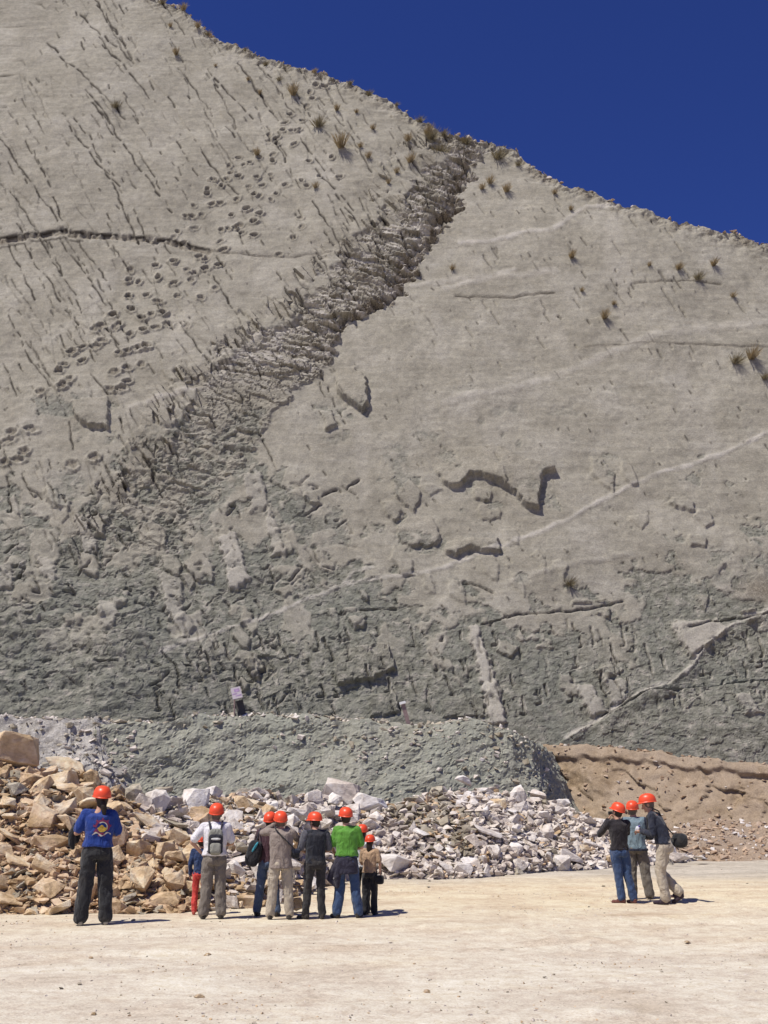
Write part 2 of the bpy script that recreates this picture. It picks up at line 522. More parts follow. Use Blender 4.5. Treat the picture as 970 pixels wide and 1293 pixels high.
    # horizontal ledge on the left
    for pts in ([(-150, 304), (0, 300), (30, 297), (80, 291), (88, 296), (140, 299), (215, 306), (265, 317)],):
        for k in range(len(pts) - 1):
            q = wobbly(*pts[k], *pts[k + 1], 1.3, 8, R)
            for j in range(len(q) - 1):
                seg(Hh, *q[j], *q[j + 1], R.uniform(2.5, 4.2), -R.uniform(.12, .3), 'min', .7)
                seg(Brown, q[j][0], q[j][1] + 1, q[j + 1][0], q[j + 1][1] + 1, R.uniform(2, 4), R.uniform(.4, .8))
                for _ in range(2):
                    bx_ = R.uniform(q[j][0], q[j + 1][0]); by_ = q[j][1] + R.uniform(-3, 4)
                    seg(Hh, bx_, by_, bx_ + R.uniform(2, 6), by_ + R.uniform(-1, 1), R.uniform(1, 2.4), R.uniform(.08, .28), 'add')
                if R.random() < .7: seg(CrackShade, q[j][0], q[j][1] - 3, q[j + 1][0], q[j + 1][1] - 3, .9, .9)
                if R.random() < .8 and q[j][0] < 100: seg(CrackShade, q[j][0], q[j][1] + 7, q[j + 1][0], q[j + 1][1] + 8, .7, .7)
    for pts in ([(265, 318), (340, 328), (420, 328)], [(575, 408 - 180 + 145), (640, 376), (700, 372)], [(740, 438), (800, 436), (875, 436), (970, 440)],
                [(800, 362), (880, 357), (910, 361)]):
        for k in range(len(pts) - 1):
            q = wobbly(*pts[k], *pts[k + 1], 1.2, 8, R)
            for j in range(len(q) - 1):
                seg(Hh, *q[j], *q[j + 1], R.uniform(.8, 2), -.06, 'min')
                seg(Brown, *q[j], *q[j + 1], R.uniform(1, 4), .22)
                seg(CrackShade, *q[j], *q[j + 1], .8, .25 if R.random() < .7 else .55)
    # dusty pale lines (old paths scraped in the face)
    for pts, w, v in (([(1100, 500), (975, 545), (905, 575), (830, 600), (770, 628), (710, 662), (640, 690), (570, 714), (500, 728), (435, 737), (370, 765), (290, 795), (208, 834)], 2.4, .6),
                      ([(435, 735), (445, 720), (470, 716)], 2, .4),
                      ([(560, 362), (600, 355), (650, 345)], 3, .45), ([(580, 308), (640, 302), (700, 290), (742, 262), (800, 260)], 2.4, .6),
                      ([(165, 520), (215, 505), (262, 495), (300, 455), (330, 425), (395, 412)], 3, .5),
                      ([(560, 510), (660, 490), (760, 450), (850, 420), (1000, 405)], 4, .3),
                      ([(640, 740), (700, 720), (800, 700)], 3, .15),
                      ([(715, 932), (755, 912), (790, 885), (835, 868), (872, 842), (890, 815), (922, 790), (975, 768), (1080, 745)], 3.0, .6),
                      ([(700, 345), (620, 350), (520, 358)], 3, .35)):
        for k in range(len(pts) - 1):
            q = wobbly(*pts[k], *pts[k + 1], 1.6, 10, R)
            for j in range(len(q) - 1):
                vv = v * R.uniform(.4, 1)
                seg(Pale, *q[j], *q[j + 1], w * R.uniform(.7, 1.4), vv, 'max', .7)
                seg(Hh, *q[j], *q[j + 1], w * 1.3, .035, 'max')
    # thin dark bedding cracks low on the face
    for pts in ([(640, 783), (668, 778), (700, 775), (735, 772), (760, 766), (787, 761)], [(608, 790), (640, 781)], [(455, 770), (500, 768)],
                [(585, 738), (605, 742), (622, 752)], [(870, 792), (900, 785), (930, 780), (975, 776)], [(760, 906), (815, 878), (880, 870), (975, 858)],
                [(208, 834), (225, 850), (232, 880)], [(40, 875), (42, 885)]):
        for k in range(len(pts) - 1):
            q = wobbly(*pts[k], *pts[k + 1], 1.2, 7, R)
            for j in range(len(q) - 1):
                seg(Hh, *q[j], *q[j + 1], R.uniform(.7, 1.6), -.14, 'min')
                seg(CrackShade, *q[j], *q[j + 1], .8, R.uniform(.5, .9))
    # trackway prints
    prints = [(420, 103), (410, 110), (400, 108), (392, 118), (395, 126), (388, 136), (367, 147), (382, 155), (360, 158), (358, 168), (370, 170),
              (340, 172), (339, 180), (320, 193), (328, 203), (302, 202), (308, 212), (290, 212), (292, 221), (270, 228), (287, 228), (280, 236),
              (262, 240), (262, 246), (268, 258), (245, 260), (255, 272), (235, 274), (245, 288), (225, 293), (220, 301), (232, 308), (372, 188),
              (350, 185), (345, 200), (345, 208), (325, 228), (342, 225), (332, 238), (315, 240), (300, 255), (322, 251), (312, 268), (292, 273),
              (280, 290), (297, 288), (280, 305), (252, 325), (260, 340), (237, 343), (220, 330), (197, 335), (200, 350), (175, 355), (165, 340),
              (162, 352), (162, 373), (185, 373), (165, 390), (143, 396), (220, 360), (242, 357), (200, 382), (225, 377), (205, 397), (167, 392),
              (142, 398), (180, 404), (192, 400), (207, 397), (120, 417), (128, 413), (146, 416), (150, 411), (182, 420), (165, 425), (198, 417),
              (130, 433), (122, 440), (105, 440), (92, 445), (172, 445), (187, 441), (152, 449), (80, 462), (105, 458), (75, 470), (180, 464),
              (162, 469), (145, 475), (88, 483), (80, 490), (52, 496), (162, 487), (155, 497), (142, 497), (15, 545), (10, 555), (40, 543),
              (30, 570), (22, 580), (5, 582), (92, 588), (120, 580), (-20, 600), (-35, 612), (-12, 560)]
    prints = prints + [(x + R.uniform(6, 11), y + R.uniform(-3, 5)) for x, y in prints if R.random() < .12] + [(x + 55 + R.uniform(-8, 8), y + 40 + R.uniform(-5, 5)) for x, y in prints[8:60] if R.random() < .35]
    for (x, y) in prints:
        vz = R.uniform(.6, 1.0)
        big = 1.0 + max(0, (y - 250)) / 420
        a, b = R.uniform(3.2, 5.4) * big * .98, R.uniform(2.1, 3.0) * big * .98
        rot = R.uniform(-.35, .15)
        i0, i1 = int(x - 20 - RX0), int(x + 21 - RX0)
        j0, j1 = int(y - 16 - RY0), int(y + 17 - RY0)
        X, Y = gX[j0:j1, i0:i1] - x, gY[j0:j1, i0:i1] - y
        X, Y = X * math.cos(rot) + Y * math.sin(rot), -X * math.sin(rot) + Y * math.cos(rot)
        r = np.hypot(X / a, Y / b) + perlin(gX[j0:j1, i0:i1] / 4, gY[j0:j1, i0:i1] / 4, 9) * .35
        h = -.13 * sstep(1.05, .7, r) + .17 * np.exp(-((r - 1.25) / .25) ** 2) * (.5 + .5 * sstep(-1, 1, Y / b + perlin(gX[j0:j1, i0:i1] / 5, gY[j0:j1, i0:i1] / 5, 10)))
        Track[j0:j1, i0:i1] += h * vz
        Brown[j0:j1, i0:i1] = np.maximum(Brown[j0:j1, i0:i1], .7 * vz * sstep(1.0, .5, r))
    # flakes of a higher bed still clinging to the face: (outline, height, side that dies out)
    flakes = [([(425, 462), (448, 462), (462, 478), (464, 512), (458, 520), (440, 508), (426, 495)], .42, (425, 455), (460, 520)),
              ([(520, 540), (560, 560), (585, 565), (625, 565), (660, 585), (700, 592), (702, 598), (684, 602), (679, 632), (680, 648), (664, 643), (650, 626), (625, 608), (596, 599), (588, 608), (572, 616), (560, 610)], .40, (600, 545), (640, 620)),
              ([(500, 668), (512, 655), (545, 652), (558, 684), (540, 690), (515, 690), (505, 682)], .17, (525, 640), (530, 690)),
              ([(560, 690), (575, 682), (628, 685), (632, 700), (610, 700), (592, 694), (575, 703), (562, 699)], .3, (590, 670), (600, 700)),
              ([(425, 835), (435, 822), (490, 812), (500, 845), (470, 858), (425, 866)], .28, (450, 800), (460, 862)),
              ([(95, 508), (138, 508), (140, 545), (108, 540), (95, 528)], .3, (110, 490), (125, 548)),
              ([(405, 520), (418, 518), (426, 540), (412, 545)], .22, (405, 505), (418, 545)),
              ([(465, 880), (500, 872), (505, 900), (468, 905)], .16, (480, 860), (485, 903)),
              ([(555, 885), (610, 878), (612, 905), (560, 905)], .12, (580, 860), (590, 903)),
              ([(855, 790), (905, 782), (915, 800), (870, 832)], .1, (880, 770), (870, 830))]
    for n_, (pts, h, a, b) in enumerate(flakes):
        sl, mk = polymask(pts, 1.2, 2.2, 30 + n_)
        X, Y = gX[sl], gY[sl]
        ax, ay = a; bx, by = b
        t = ((X - ax) * (bx - ax) + (Y - ay) * (by - ay)) / ((bx - ax) ** 2 + (by - ay) ** 2)
        Hh[sl] += mk * h * sstep(.0, .75, t)
        Mudp[sl] = np.maximum(Mudp[sl] * (1 - mk), 0)
        Brown[sl] = np.maximum(Brown[sl], mk * .12)
    # sheltered grey mudstone patches bared below and beside the flakes
    for n_, (pts, v) in enumerate([([(28, 505), (100, 500), (95, 530), (60, 532), (30, 522)], .8), ([(92, 530), (150, 515), (150, 560), (100, 562)], .7),
                   ([(425, 500), (466, 515), (465, 530), (435, 528)], .8), ([(398, 512), (428, 515), (430, 560), (410, 562)], .6),
                   ([(485, 570), (510, 560), (525, 610), (508, 612)], .5), ([(520, 540), (545, 545), (572, 582), (560, 580)], .6),
                   ([(570, 608), (605, 600), (600, 622), (575, 625)], .5), ([(640, 625), (690, 590), (695, 640), (670, 655)], .5),
                   ([(498, 670), (562, 680), (565, 700), (505, 695)], .8), ([(575, 695), (632, 690), (635, 705), (580, 705)], .8),
                   ([(715, 735), (728, 738), (730, 755), (718, 752)], .7), ([(365, 630), (430, 640), (445, 690), (380, 690)], .7),
                   ([(310, 630), (350, 615), (372, 650), (352, 700), (325, 690)], .6), ([(850, 690), (975, 700), (975, 740), (880, 735)], .6),
                   ([(60, 600), (110, 600), (100, 640), (70, 640)], .5), ([(300, 515), (340, 520), (318, 600), (255, 665), (215, 660), (250, 600)], .85),
                   ([(190, 560), (255, 520), (260, 590), (205, 620)], .8)]):
        sl, mk = polymask(pts, 5, 7, 60 + n_)
        Mudp[sl] = np.maximum(Mudp[sl], mk * v)
    # pale strips of bed left on the mudstone
    for n_, (pts, v) in enumerate([([(590, 792), (603, 792), (628, 870), (640, 915), (618, 915), (604, 850)], 1), ([(275, 680), (297, 672), (316, 735), (292, 748)], .9),
                   ([(306, 600), (330, 600), (340, 640), (318, 650)], .6), ([(845, 785), (905, 782), (918, 795), (872, 832)], .9), ([(725, 868), (745, 866), (765, 900), (745, 908)], .7),
                   ([(762, 862), (790, 860), (790, 885), (770, 895)], .5), ([(920, 880), (945, 880), (962, 905), (940, 905)], .5),
                   ([(0, 715), (18, 712), (20, 750), (0, 752)], .5), ([(45, 700), (70, 708), (72, 740), (55, 730)], .6), ([(200, 720), (230, 735), (235, 790), (215, 790)], .5),
                   ([(128, 770), (155, 765), (152, 800), (132, 805)], .5), ([(95, 650), (110, 655), (125, 690), (105, 700)], .5), ([(340, 640), (362, 700), (345, 705), (335, 660)], .5)]):
        sl, mk = polymask(pts, 3, 4, 90 + n_)
        Mudp[sl] = Mudp[sl] * (1 - mk) - mk * v
        Pale[sl] = np.maximum(Pale[sl], mk * .35 * v)
        Hh[sl] += mk * .12
paint_cliff()

def samp(A, px, py, fill=0.0):
    x = np.clip(px - RX0, 0, RW - 1.001); y = np.clip(py - RY0, 0, RH - 1.001)
    i, j = x.astype(int), y.astype(int)
    fx, fy = x - i, y - j
    v = (A[j, i] * (1 - fx) + A[j, i + 1] * fx) * (1 - fy) + (A[j + 1, i] * (1 - fx) + A[j + 1, i + 1] * fx) * fy
    out = (px < RX0) | (px > RX1 - 1) | (py < RY0) | (py > RY1 - 1)
    return np.where(out, fill, v)

skyline = [(-700, -420), (-300, -250), (0, -95), (110, -42), (150, -20), (195, 0), (238, 18), (262, 42), (300, 60), (330, 72), (372, 84), (405, 93), (440, 106), (465, 117), (495, 132), (520, 148),
           (545, 161), (570, 173), (590, 176), (620, 179), (652, 188), (668, 208), (690, 222), (712, 235), (750, 246), (775, 257), (800, 263), (835, 274), (870, 285),
           (905, 293), (930, 297), (945, 303), (970, 311), (1020, 330), (1120, 365), (1300, 430), (1700, 560)]
sky_xs = np.array([[*slab_xs(px, py)] for px, py in skyline], float)
o_ = np.argsort(sky_xs[:, 0]); sky_xs = sky_xs[o_]

def build_cliff():
    xs = np.concatenate([np.linspace(-75, -25, 60), np.arange(-24.9, 26.0, .052), np.linspace(26.5, 80, 60)])
    st = np.interp(xs, sky_xs[:, 0], sky_xs[:, 1])
    st = st + fbm(xs * .6, xs * 0 + 3.3, 4, 120) * .30 + np.abs(perlin(xs * 3.1, xs * 0 + 8, 125)) * .16
    ROWS = 980
    tt = np.linspace(0, 1, ROWS) ** 1.12
    # rows are lengths up the slope, clipped to the rim
    smax = 66.0
    srow = tt * smax
    S = np.minimum(srow[:, None], st[None, :])
    X = np.broadcast_to(xs[None, :], S.shape).copy()
    Y0 = CB_Y + S * cs
    Z0 = CB_Z + S * sn
    px, py = project(X, Y0, Z0)
    H = fbm(X / 13, S / 13, 3, 200) * .35 + fbm(X / 3.2, S / 3.2, 4, 210) * .07
    H += fbm(X / .8, S / .6, 3, 215) * .018
    H += fbm(X / 4 + S * .05, S / .9, 3, 220) * .012                     # faint bedding ripples
    # joints: cellular network stretched along the steep joint direction
    u = X * .86 + S * .50; v = -X * .50 + S * .86
    f1, f2, cid, ox, oy = voronoi(u / 1.2, v / 5.5, 230)
    Lm = sstep(30, -30, px - ledge_x(band_R, py) + fbm(X / 2, S / 2, 3, 232) * 40) * sstep(640, 520, py)
    H += (_rv[cid, 2] - .5) * .09 * Lm
    # main broken band
    jit = fbm(X / 1.1, S / .8, 4, 240)
    xr, xl = ledge_x(band_R, py), ledge_x(band_L, py)
    inR = sstep(3, -3, px - xr - jit * 13)
    inL = sstep(-16, 16, px - xl - fbm(X / 1.6, S / 1.2, 4, 250) * 32)
    vert = sstep(150, 175, py) * sstep(760, 600, py)
    band = inR * inL * vert
    step = sstep(3.5, -3.5, px - xr - jit * 13) * sstep(150, 200, py) * sstep(720, 430, py)
    H += step * .40 * sstep(xr - 420, xr - 60, px)
    # broken plates: long thin blocks running down to the right
    a = math.radians(-17)
    u2 = X * math.cos(a) + S * math.sin(a); v2 = -X * math.sin(a) + S * math.cos(a)
    w1, w2 = fbm(X / 1.1, S / 1.1, 4, 255) * .55, fbm(X / 1.3 + 9, S / 1.3, 4, 256) * .60
    g1, g2, c1, ax, ay = voronoi(u2 / 1.5 + w1, v2 / .30 + w2, 260)
    h1, h2, c2, bx, by = voronoi(u2 / .6 + w1, v2 / .16 + w2, 270)
    upper = sstep(520, 440, py)
    plates = (_rv[c1, 2] - .60) * 1.0 + (_rv[c1, 3] - .5) * ay * .9 + (_rv[c2, 2] - .5) * .30 - .25 * sstep(.12, .02, g2 - g1)
    H += band * plates * (upper * (.17 + .21 * sstep(-90, -20, px - xr)) + (1 - upper) * .13)
    H -= band * .16
    edge_pit = band * sstep(-30, -8, px - xr + 9 * perlin(S / 1.2, S * 0, 263)) * sstep(440, 400, py) * sstep(180, 230, py)
    H -= edge_pit * (.32 + .45 * fbm(X / .7, S / .7, 3, 262))
    # fringe of strips above/left of the band, running along the joints
    fringe = inR * sstep(-95, 0, px - xl) * (1 - inL) * vert * sstep(.0, .35, fbm(X / 2.2, S / 2.2, 3, 280) + .22)
    f1b, f2b, cb, _, _ = voronoi(u / .34, v / 1.6, 285)
    H += fringe * (_rv[cb, 2] - .65) * .42
    # mudstone area
    yb = np.interp(px, [-300, 0, 100, 200, 300, 400, 500, 560, 640, 720, 800, 850, 970, 1200], [620, 640, 640, 620, 655, 690, 735, 792, 800, 788, 752, 715, 722, 700])
    nz = fbm(u / 2.4, v / 5, 5, 300) * .9 + fbm(X / 1.0, S / .8, 4, 310) * .5
    below = sstep(-55, 60, py - yb + nz * 80)
    mudp = samp(Mudp, px, py)
    nm = fbm(X / .9, S / .9, 4, 320)
    fine = fbm(X / .3, S / .3, 3, 318)
    mud = np.clip(sstep(.34, .68, below + nz * .20 + fine * .13), 0, 1)
    mud = np.maximum(mud, np.clip(mudp, 0, 1) * sstep(-.5, .1, nm))
    mud = np.clip(mud - np.clip(-mudp, 0, 1) * sstep(-.75, -.25, nm), 0, 1)
    q1, q2, qc, _, _ = voronoi(u / 1.5 + nm * .28, v / 2.1 + nm * .2, 326)
    keep = (_rv[qc, 2] > .76) * sstep(.02, .10, q2 - q1) * sstep(860, 790, py)
    mud = mud * (1 - keep * .8)
    # isolated small bare spots
    spots = sstep(.62, .75, fbm(X / 1.5 + 40, S / 1.5, 4, 330)) * sstep(430, 620, py) * .7
    mud = np.maximum(mud, spots)
    H += (1 - mud) * .07
    # relief inside the mudstone
    m1, m2, mc, mx, my = voronoi(u / .30 + nm * .5, v / .75 + nm * .3, 340)
    k1, k2, kc, kx, ky = voronoi(X / .42 + nm * .5, S / .30 + nm * .3, 345)
    e1, e2, ec, ex, ey = voronoi(X / 1.3 + nm * .4, S / .8 + nm * .3, 348)
    rough_zone = sstep(590, 700, py) * sstep(560, 330, px) + .55 * sstep(760, 830, py) * sstep(905, 860, py - .02 * px)
    H += mud * ((_rv[mc, 2] - .5) * .13 + (_rv[kc, 2] - .5) * .12 + mx * (_rv[mc, 3] - .5) * .14 + fbm(X / 1.4, S / 1.1, 4, 350) * .05) * (.18 + .16 * np.clip(rough_zone, 0, 1))
    H += mud * rough_zone * ((_rv[ec, 2] - .5) * .06 + ey * (_rv[ec, 3] - .5) * .10)
    H += mud * fbm(X / .35, S / .35, 3, 355) * .016
    z1, z2, zc, zx, zy = voronoi(X / .22 + nm * .6, S / .13 + nm * .4, 357)
    H += mud * ((_rv[zc, 2] - .5) * .032 + zy * (_rv[zc, 3] - .5) * .04)
    H += band * ((_rv[zc, 2] - .5) * .035)
    r1, r2, rc, _, _ = voronoi(X / 2.2 + w1, S / 1.1 + w2, 358)
    H += band * upper * (_rv[rc, 2] - .5) * .22
    # big lumps at the lower left
    ll = sstep(640, 760, py) * sstep(330, 120, px)
    H += ll * (fbm(X / 2.6, S / 1.5, 4, 360) * .20 + np.abs(fbm(X / 1.1, S / .7, 4, 362)) * -.06)
    for (yy0, slope, hh) in ((735, .10, .5), (808, .02, .45), (770, -.05, .25)):
        H += ll * hh * sstep(-2.5, 2.5, (py + jit * 6 - (yy0 + slope * px)))
    # band strata in its lower (grey) reach
    low = band * sstep(490, 560, py)
    H += low * np.sin(v2 * 7 + fbm(X, S, 2, 365) * 5) * .05
    # slanting bench at lower right: everything under the line is a thicker bed
    yl = np.interp(px, [640, 715, 755, 790, 835, 872, 890, 922, 975, 1200], [985, 932, 912, 885, 868, 842, 815, 790, 768, 730])
    bench = sstep(-1.5, 2.5, py - yl + jit * 3) * sstep(640, 720, px)
    H += bench * (.22 - .008 * np.clip(py - yl, 0, 25)) + bench * (_rv[kc, 3] - .5) * .07
    y2 = np.interp(px, [740, 815, 880, 975, 1200], [925, 880, 871, 859, 840])
    H += sstep(740, 770, px) * .3 * sstep(-1.5, 2, py - y2 + jit * 3)
    # painted features
    brn, pal, shd = samp(Brown, px, py), samp(Pale, px, py), samp(CrackShade, px, py)
    mud = mud * (1 - .75 * np.clip(pal * 1.6, 0, 1))
    H += samp(Hh, px, py) + samp(Track, px, py) * .9
    brown = np.maximum(brn, band * upper * (.02 + .50 * sstep(.35, .65, _rv[c2, 3] * .5 + _rv[c1, 3] * .5)) + edge_pit * .8)
    brown = np.maximum(brown, fringe * .25)
    top = np.exp(-(st[None, :] - S) / .8)
    brown = np.maximum(brown, top * sstep(-.1, .4, fbm(X / 1.2, S / 1.2, 3, 370)) * .75)
    H += top * fbm(X / .7, S / .7, 3, 372) * .35
    tan = sstep(900, 960, px) * np.exp(-((py - 745) / 14) ** 2) * .7
    brown = np.maximum(brown, tan)
    pal = np.maximum(pal * (.75 + .25 * np.clip(nm * 2 + .5, 0, 1)), sstep(.35, .75, fbm(X / 2.5 + 20, S / 6, 4, 380)) * .10 * (1 - mud))
    pal = np.maximum(pal, band * upper * sstep(.5, .8, _rv[c2, 1]) * .55)
    shd = np.clip(shd * 1.6, 0, 1) * (1 - .5 * mud)  # strength of the painted crack shade, weaker on mudstone
    fade = sstep(0, 1.2, st[None, :] - S + .35)
    V = np.stack([X, Y0, Z0], -1) + NRM[None, None, :] * (H * np.clip(fade + .25, 0, 1))[..., None]
    A = np.stack([mud, np.clip(brown, 0, 1), np.clip(pal, 0, 1), np.clip(shd, 0, 1)], -1)
    # hill top behind the rim
    backs, backA = [], []
    top_row = V[-1]
    for d, dz in ((.5, .10), (1.5, .05), (4, -.3), (9, -1.4), (20, -5), (45, -16)):
        r = top_row.copy()
        r[:, 1] += d
        r[:, 2] += dz + fbm(xs * .5, xs * 0 + d, 3, 390) * min(.22, d * .1) * (d < 5)
        backs.append(r)
        a_ = A[-1].copy(); a_[:, 0] = 0; a_[:, 1] = .5; a_[:, 3] = 0
        backA.append(a_)
    V = np.concatenate([V, np.stack(backs)], 0)
    A = np.concatenate([A, np.stack(backA)], 0)
    o = grid_mesh('cliff', V, M_cliff, A)
    crisp = np.zeros(V.shape[:2], bool)                     # broken rock has hard edges, the slab skin is smooth
    crisp[:ROWS] = (band > .35) | (mud > .45) | (fringe > .4) | (top > .4)
    cr = crisp[:-1, :-1].reshape(-1)
    o.data.polygons.foreach_set('use_smooth', ~cr)
    tag(o, kind='structure')
    return xs, srow, V, ROWS, st
cl_xs, cl_s, cl_V, cl_rows, cl_st = build_cliff()
def cliff_point(px, py):
    x, s = slab_xs(px, py)
    i = int(np.clip(np.searchsorted(cl_xs, float(x)), 0, len(cl_xs) - 1))
    s = min(float(s), cl_st[i] - .15)
    j = int(np.clip(np.searchsorted(cl_s, s), 0, cl_rows - 1))
    return Vector(cl_V[j, i])

# ------------------------------------------------------------------ benches and heaps in front of the slab
def ribbon(name, nodes, mat, rows=90, step=.075, amp=.35, back=16.0, seed=400, relief=None, extra=None, crest_round=.0):
    """nodes: (lip_px, lip_py, lipY, foot_px, footY); a bank face from foot to lip, then its flat top going back"""
    lip = np.array([at_y(a, b, c) for a, b, c, _, _ in nodes])
    foot = np.array([[(d - CX) / F * (e * math.cos(TH)), e, -.3] for _, _, _, d, e in nodes])
    seglen = np.hypot(*(foot[1:, :2] - foot[:-1, :2]).T)
    cum = np.concatenate([[0], np.cumsum(seglen)])
    n = int(cum[-1] / step)
    t = np.linspace(0, cum[-1], n)
    L = np.stack([np.interp(t, cum, lip[:, k]) for k in range(3)], -1)
    Fo = np.stack([np.interp(t, cum, foot[:, k]) for k in range(3)], -1)
    L[:, 2] += fbm(t * .9, t * 0 + seed, 4, seed) * .13 + np.abs(perlin(t * 4.2, t * 0, seed + 3)) * .06
    v = np.linspace(0, 1, rows)
    P = Fo[None] * (1 - v[:, None, None]) + L[None] * v[:, None, None]
    T = np.gradient(Fo, axis=0); T[:, 2] = 0
    T /= np.linalg.norm(T, axis=1)[:, None] + 1e-9
    N = np.stack([T[:, 1], -T[:, 0], T[:, 0] * 0], -1)         # outwards (towards the viewer)
    hgt = np.linalg.norm(L - Fo, axis=1)
    U = np.broadcast_to(t[None], (rows, n)); W = v[:, None] * hgt[None]
    D = relief(U, W, v[:, None]) if relief else fbm(U / 2, W / 2, 5, seed + 9) * amp
    P = P + N[None] * D[..., None]
    rowsb = []
    for d in (.12, .3, .6, 1.0, 1.6, 2.6, 5, 9, back):
        r = P[-1].copy()
        r[:, 1] = r[:, 1] + d
        r[:, 2] = L[:, 2] + fbm(t * .8, t * 0 + d * 1.3, 4, seed + 20) * .10 + .04 - d * .012
        rowsb.append(r)
    V = np.concatenate([P, np.stack(rowsb)], 0)
    return tag(grid_mesh(name, V, mat, smooth=(name == 'clay_bank')), kind='structure'), V

def relief_grey(U, W, v):
    a = fbm(U / 3.0, W / 2.0, 4, 410) * .16 + fbm(U / .5, W / .4, 4, 415) * .045
    f1, f2, c, ox, oy = voronoi(U / .8, W / .45, 420)
    a = a + (_rv[c, 2] - .5) * .06 * sstep(-.1, .4, fbm(U / 2.5, W / 2.5, 3, 425))
    f1, f2, c, ox, oy = voronoi(U / .25, W / .18, 421)
    a = a + (_rv[c, 2] - .5) * .04
    f1, f2, c, ox, oy = voronoi(U / .13, W / .11, 422)
    a = a + np.where(_rv[c, 3] > .7, .5 - f1, 0) * .10
    return a
def relief_pale(U, W, v):
    f1, f2, c, ox, oy = voronoi(U / .85 + fbm(U, W, 3, 431) * .3, W / .9, 430)
    g1, g2, e, _, _ = voronoi(U / .35, W / .3, 435)
    k = sstep(.95, .55, v + fbm(U / 1.5, W * 0, 3, 441) * .25)
    return fbm(U / 2.2, W / 3, 4, 440) * .3 - .35 * (1 - k) * v + k * ((_rv[c, 2] - .5) * .20 + (_rv[e, 2] - .5) * .09 - .16 * sstep(.10, .0, f2 - f1)) + fbm(U / .4, W / .3, 3, 442) * .04
def relief_brown(U, W, v):
    a = fbm(U / 3.0, W / 3.0, 4, 450) * .22 + fbm(U / .6, W / .5, 4, 455) * .05
    f1, f2, c, ox, oy = voronoi(U / 1.5 + W * .35 + fbm(U, W, 3, 461) * .3, W / 1.7, 460)
    a = a + ((_rv[c, 2] - .5) * .22 + ox * (_rv[c, 3] - .5) * .5) * sstep(.95, .8, v) * sstep(16.0, 11.0, U)
    over = .22 * sstep(.86, .93, v + fbm(U / .9, W * 0, 3, 470) * .05)
    return a + over

pale_nodes = [(-700, 892, 30, -700, 28.0), (-200, 903, 30.5, -200, 28.4), (0, 906, 30.8, 0, 28.9), (90, 908, 31, 95, 29.2), (135, 910, 31.2, 142, 29.6), (165, 914, 31.8, 172, 30.4), (190, 916, 33.4, 198, 32.5)]
ledge_pale, V_pale = ribbon('quarry_ledge', pale_nodes, M_palebank, 70, .07, seed=480, relief=relief_pale, back=20)
grey_nodes = [(120, 916, 31.5, 110, 30.2), (185, 913, 32, 180, 30.4), (250, 907, 32.5, 245, 30.7), (330, 905, 32.8, 330, 30.9), (400, 906, 33, 400, 31.0), (460, 913, 33, 460, 31.1), (520, 917, 33, 520, 31.2),
              (560, 914, 33, 560, 31.3), (590, 909, 33, 592, 31.4), (618, 916, 33, 625, 31.5), (645, 923, 33.1, 655, 31.7), (668, 934, 33.5, 690, 32.1), (680, 944, 35.0, 722, 34.4), (690, 948, 38, 742, 37.4), (700, 952, 43, 760, 41)]
ledge_grey, V_grey = ribbon('quarry_ledge', grey_nodes, M_greybank, 90, .06, seed=500, relief=relief_grey, back=14)
brown_nodes = [(600, 936, 43, 640, 42), (690, 942, 42.0, 700, 40.2), (730, 944, 41.4, 735, 39.4), (765, 947, 41, 770, 38.8), (800, 949, 40.4, 800, 38.2), (835, 952, 39.9, 835, 37.6), (870, 956, 39.4, 870, 37.0), (920, 963, 38.6, 920, 36.3),
               (970, 971, 38, 970, 35.8), (1100, 985, 37, 1100, 34.6), (1500, 1000, 35, 1500, 32.5), (2100, 1000, 33, 2100, 31)]
ledge_brown, V_brown = ribbon('clay_bank', brown_nodes, M_brownbank, 80, .07, seed=520, relief=relief_brown, back=14)

def heap(name, px, foot_py, crest_py, k, mat, seed, amp=.14, bulge=.12, step=.08, rows=60, kind='structure'):
    P = np.arange(px[0], px[-1], step / 24 * F * .9)
    fy = np.interp(P, px, foot_py); cy = np.interp(P, px, crest_py); kk = np.interp(P, px, k)
    # foot on the ground
    foot = np.array([on_ground(a, b, -.02) for a, b in zip(P, fy)])
    te = []
    for a, b in zip(P, cy):
        r = ray(a, b); te.append(r[2] / r[1])
    te = np.array(te)
    yc = (CAMZ + kk * foot[:, 1]) / (kk - te)
    zc = CAMZ + yc * te
    xc = (P - CX) / F * (yc * math.cos(TH) + (zc - CAMZ) * math.sin(TH))
    crest = np.stack([xc, yc, zc], -1)
    v = np.linspace(0, 1, rows)
    V = foot[None] * (1 - v[:, None, None]) + crest[None] * v[:, None, None]
    V[..., 2] += np.sin(v * np.pi)[:, None] * bulge * zc[None]
    n = fbm(V[..., 0] / 1.3, V[..., 1] / 1.3, 4, seed) * amp + fbm(V[..., 0] / .35, V[..., 1] / .35, 3, seed + 5) * amp * .35
    V[..., 2] += n * np.minimum(1, v * 8)[:, None]
    b = []
    for d in (.4, 1, 2, 3.5):
        r = V[-1].copy(); r[:, 1] += d; r[:, 2] -= d * .42
        b.append(r)
    V = np.concatenate([V, np.stack(b)], 0)
    o = grid_mesh(name, V, mat)
    tag(o, kind=kind)
    return o, V, P
H_px = [-420, -150, 0, 60, 110, 180, 230, 300, 350, 385, 430, 500, 560, 600, 660, 700, 740, 770, 810, 850, 890]
H_fy = [1165, 1160, 1158, 1158, 1158, 1158, 1156, 1150, 1144, 1130, 1112, 1111, 1110, 1109, 1105, 1101, 1099, 1097, 1094, 1090, 1086]
H_cy = [930, 945, 958, 965, 985, 1008, 1014, 1002, 1004, 1006, 1012, 1014, 998, 996, 1004, 1016, 1032, 1050, 1068, 1080, 1084]
